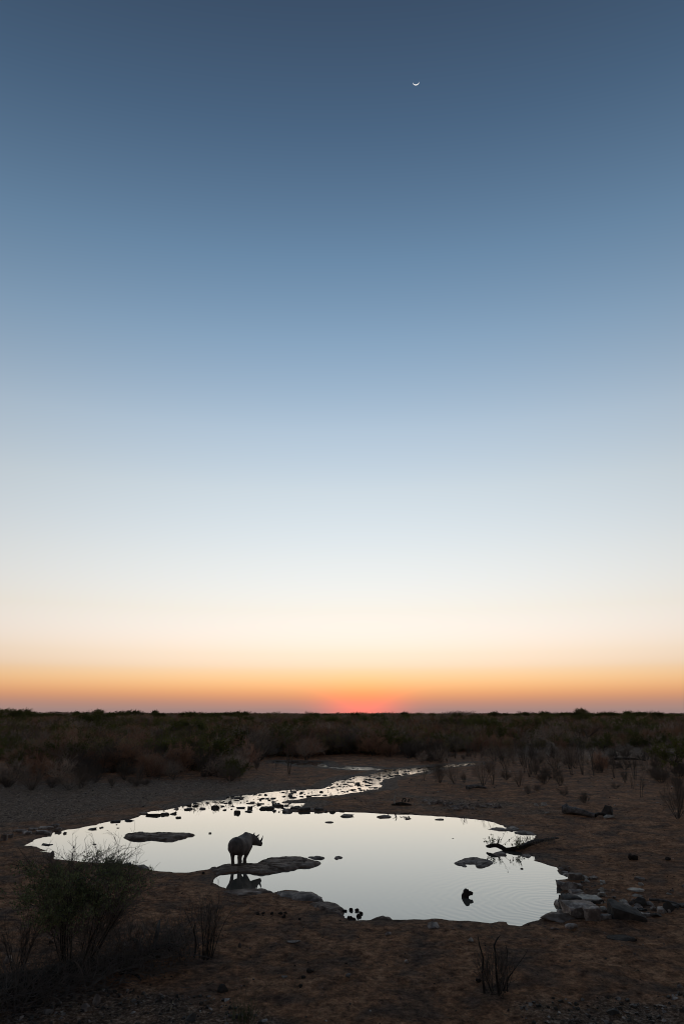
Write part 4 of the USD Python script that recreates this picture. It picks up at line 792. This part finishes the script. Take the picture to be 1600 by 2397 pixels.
# ------------------------------------------------------------------ small stones: the stream's single ones, then gravel, sticks
sk = []
for k in range(5):
    c = kind_prim(f"stream_stone_kind_{k}"); part("rock", rock(600 + k, 1, .8, .6, sub=1, rough=.06), M["dark_rock"], c); sk.append(c)
r = np.random.default_rng(31); n = 0
bx = STREAM.bounds; spots = []
while len(spots) < 270:
    x, y = r.uniform(bx[0], bx[2]), r.uniform(bx[1], bx[3])
    if STREAM.contains(shapely.Point(x, y)) : spots.append((x, y))
for x, y in spots:
    s = .12 + .38 * r.uniform() ** 2
    copy(sk[r.integers(5)], "stream_stone", "small dark stone standing in the glittering shallow stream", "stone", (x, y, .02), r.uniform(0, 6.28), (s * r.uniform(1.1, 2.2), s * r.uniform(.8, 1.4), s * r.uniform(.4, .8)), "stones in the shallow stream")
def pebbles(name, label, area, n, smin, smax, seed, mats, power=2.2):
    r = np.random.default_rng(seed); b = area.bounds; P = []
    m = 0
    while m < n:
        x = r.uniform(b[0], b[2], n * 2); y = r.uniform(b[1], b[3], n * 2); k = shapely.contains_xy(area, x, y); P.append(np.stack([x[k], y[k]], 1)); m += k.sum()
    P = np.vstack(P)[:n]; z, sd, ss = ground_parts(P[:, 0], P[:, 1]); g = (sd > .15) & (ss > .15); P, z = P[g], z[g]
    s = smin + (smax - smin) * r.uniform(size=len(P)) ** power
    scatter(name, label, [rock(650 + seed * 7 + k, 1, .8, .65, facets=10, sub=1, rough=.05) for k in range(4)], [M[m] for m in mats], np.column_stack([P, z + s * .08]), r.uniform(0, 6.28, len(P)), s, r.integers(0, 4, len(P)))
shapely.prepare(STONY); shapely.prepare(GRAVELLY)
pebbles("bank_gravel", "grey broken stones strewn over the stony banks", STONY, 9000, .03, .20, 1, ["rock", "rock", "rock", "pale_rock"])
pebbles("gravel", "grey gravel strewn over the foreground corners", GRAVELLY, 2600, .025, .20, 2, ["rock", "dark_rock", "rock", "dark_rock"])
near_land = Polygon([(-15, 17.5), (15, 17.5), (34, 60), (-34, 60)])
pebbles("scattered_pebbles", "small stones and clods scattered on the red earth", near_land, 4200, .02, .13, 3, ["dark_rock", "dung", "rock", "dung"], 2.6)
far_land = Polygon([(-36, 60), (36, 60), (62, 118), (-62, 118)])
pebbles("far_stones", "small stones scattered on the open ground before the bushland", far_land, 3200, .05, .26, 4, ["rock", "rock", "dark_rock", "pale_rock"], 2.6)
r = np.random.default_rng(44); lines = []
for k in range(520):
    px, py = r.uniform(-40, 1640), 2397 - 230 * r.uniform() ** 1.6; p = spot0(px, py, .1); z = 0.0
    lines.append([p[0], p[1]])
lp = np.array(lines); lz = ground_z(lp[:, 0], lp[:, 1]); lines = []
for (x, y), z in zip(lp, lz):
    a = r.uniform(0, 6.28); lines.append(limb(r, (x, y, z + .015), (math.cos(a), math.sin(a), .08), r.uniform(.06, .38), .006, .003, 5, .9, -.05))
solo("dry_twigs", tubes(lines, 3), M["straw"], "dry twigs and straw littering the near ground", None, kind="stuff")

# ------------------------------------------------------------------ the rhino
def ell(c, s):
    return Manifold.sphere(1.0, 28).scale(tuple(s if np.ndim(s) else (s, s, s))).translate(tuple(c))
def chain(*js):
    ms = [ell(c, s) for c, s in js]
    return Manifold.batch_boolean([Manifold.batch_hull([ms[i], ms[i + 1]]) for i in range(len(ms) - 1)], __import__("manifold3d").OpType.Add)
body = chain(((-.92, 0, 1.02), (.24, .34, .36)), ((-.62, 0, 1.02), (.42, .50, .455)), ((-.10, 0, .92), (.50, .57, .49)), ((.42, 0, .96), (.42, .48, .52)), ((.72, 0, 1.08), (.30, .36, .42)))
hump = chain(((.30, 0, 1.22), (.28, .22, .22)), ((.62, 0, 1.36), (.24, .17, .19)), ((.95, -.08, 1.28), (.20, .16, .17)))
rumpridge = chain(((-.66, 0, 1.32), (.26, .16, .17)), ((-.2, 0, 1.22), (.2, .14, .16)))
neck = chain(((.70, 0, 1.12), (.28, .31, .37)), ((.98, -.12, 1.12), (.25, .25, .31)), ((1.15, -.27, 1.09), (.21, .21, .25)))
head = chain(((1.15, -.27, 1.10), (.21, .21, .24)), ((1.27, -.40, .98), (.175, .175, .19)), ((1.36, -.52, .88), (.135, .135, .15)), ((1.43, -.60, .83), (.12, .12, .125)))
lip = chain(((1.38, -.54, .80), (.11, .11, .09)), ((1.45, -.625, .765), (.07, .07, .07)))
jaw = chain(((1.16, -.29, .92), (.16, .16, .15)), ((1.36, -.52, .79), (.095, .095, .075)))
def leg(*js): return chain(*[((x, y, z), r) for x, y, z, r in js])
legs = [leg((-.60, .27, .88, .25), (-.54, .25, .66, .165), (-.64, .21, .42, .098), (-.60, .205, .2, .086), (-.57, .205, .06, .112)),
        leg((-.60, -.25, .88, .26), (-.50, -.23, .66, .175), (-.58, -.17, .42, .105), (-.52, -.16, .2, .092), (-.48, -.16, .06, .116)),
        leg((.56, .20, .82, .22), (.46, .18, .58, .145), (.34, .15, .34, .10), (.26, .14, .18, .088), (.28, .14, .06, .110)),
        leg((.56, -.24, .84, .22), (.44, -.22, .58, .145), (.30, -.18, .34, .10), (.20, -.16, .18, .088), (.22, -.16, .06, .112))]
tail = leg((-1.10, .03, 1.16, .06), (-1.19, .04, 1.0, .042), (-1.21, .04, .80, .033), (-1.19, .05, .62, .035), (-1.17, .05, .52, .02))
m = Manifold.batch_boolean([body, hump, rumpridge, neck, head, lip, jaw, tail] + legs, __import__("manifold3d").OpType.Add)
m = m.trim_by_plane((0, 0, 1), 0.0).refine_to_length(0.035).to_mesh()
bm = trimesh.Trimesh(m.vert_properties[:, :3], m.tri_verts); bm.merge_vertices()
trimesh.smoothing.filter_taubin(bm, .5, .52, 14)
v = np.array(bm.vertices); nn = np.array(bm.vertex_normals)
fold = np.exp(-((v[:, 0] + .35 + .05 * np.sin(v[:, 2] * 6)) / .03) ** 2) * (v[:, 2] > .6) * .012 + np.exp(-((v[:, 0] - .42 - .08 * np.sin(v[:, 2] * 4)) / .035) ** 2) * (v[:, 2] > .6) * (v[:, 2] < 1.3) * .016
v = v - nn * fold[:, None] + nn * ((meshkit.fbm(v * 9, 3, 4) - .5) * .014)[:, None]
v[:, 2] = np.maximum(v[:, 2], 0.0)
bm = trimesh.Trimesh(v, bm.faces, process=False)
HEAD = math.radians(16.0)              # turned to the right of straight away
fp = spot0(556, 2025, 0.20)
rh_c = np.array([fp[0], fp[1], 0.19]) - np.array([0, 0, 0])
rh = thing("rhino", "grey rhino standing on the rock spit, seen from behind with its head turned right", "rhino", (rh_c[0] + .05, rh_c[1] + .62, 0.135), math.pi / 2 - HEAD, 0.9)
part("body", bm, M["skin"], rh, smooth=True)
def hornm(pts, rad, n=14):
    from scipy.interpolate import CubicSpline
    P = np.array(pts, float); u = np.linspace(0, len(P) - 1, n); return tubes([(CubicSpline(np.arange(len(P)), P)(u), np.interp(u, np.arange(len(P)), rad))], 12)
part("horn", hornm([(1.41, -.575, .90), (1.455, -.63, 1.00), (1.49, -.675, 1.12), (1.515, -.71, 1.28)], [.085, .06, .035, .004]), M["horn"], rh, True, "long front horn")
part("horn", hornm([(1.32, -.46, 1.06), (1.34, -.485, 1.14), (1.355, -.50, 1.225)], [.066, .04, .004]), M["horn"], rh, True, "short rear horn")
def earm(base, tip, open_dir, w):
    b, tp = np.array(base), np.array(tip); ax = tp - b; s = np.cross(ax, open_dir); s /= np.linalg.norm(s); o = np.cross(s, ax); o /= np.linalg.norm(o)
    V, n = [], 9
    for k in range(n):
        u = k / (n - 1); ww = w * math.sin(math.pi * (0.12 + .88 * u) ** .8) ** .7 * (1 if u < .99 else .05) + .004; c = b + ax * u
        V += [c - s * ww + o * ww * .5, c - s * ww * .6 - o * ww * .25, c + s * ww * .6 - o * ww * .25, c + s * ww + o * ww * .5, c + s * ww * .5 + o * ww * .0, c - s * ww * .5 + o * ww * .0]
    F = []
    for k in range(n - 1):
        for j in range(6):
            a, b2 = k * 6 + j, k * 6 + (j + 1) % 6; F += [[a, b2, b2 + 6], [a, b2 + 6, a + 6]]
    for j in range(1, 5): F += [[0, j + 1, j], [(n - 1) * 6, (n - 1) * 6 + j, (n - 1) * 6 + j + 1]]
    return trimesh.Trimesh(V, F, process=False)
part("ear", earm((1.13, -.25, 1.28), (1.17, -.31, 1.47), (.6, -.6, .1), .055), M["skin"], rh, True)
part("ear", earm((1.18, -.40, 1.22), (1.29, -.58, 1.36), (.6, -.6, .1), .055), M["skin"], rh, True)
for e in ((1.40, -.41, .99), (1.24, -.535, .99)):
    s = trimesh.creation.icosphere(2, .022); s.apply_translation(e); part("eye", s, M["eye"], rh, True)

# ------------------------------------------------------------------ the moon: a thin crescent lit from below, far beyond the land
u, yy, w = ray(973, 189.5); dv = np.array([u, yy, w]); dv /= np.linalg.norm(dv); DIST = 30000.0; RAD = DIST * 0.0043
ctr = np.array([0, 0, EYE_H]) + dv * DIST
right = np.cross(dv, [0, 0, 1.0]); right /= np.linalg.norm(right); upv = np.cross(right, dv)
V, Fm, na_, nb2 = [], [], 40, 8
for i in range(na_ + 1):
    th = math.pi * (0.09 + .82 * i / na_)                 # from horn to horn
    for j in range(nb2 + 1):
        ph = math.radians(40) * j / nb2                    # lit lune, from the limb inwards
        pnt = -right * math.cos(th) + (-upv * math.cos(ph) - dv * math.sin(ph)) * math.sin(th)
        V.append(pnt * RAD)
for s in (0, 1):
    pass
nv = len(V); V += [p * 0.985 for p in V]
for i in range(na_):
    for j in range(nb2):
        a = i * (nb2 + 1) + j; q = [a, a + 1, a + nb2 + 2, a + nb2 + 1]; Fm += [[q[0], q[1], q[2]], [q[0], q[2], q[3]], [nv + q[0], nv + q[2], nv + q[1]], [nv + q[0], nv + q[3], nv + q[2]]]
solo("crescent_moon", trimesh.Trimesh(V, Fm, process=False), M["moon"], "thin white crescent moon lying on its back high in the blue sky", "moon", tuple(ctr))
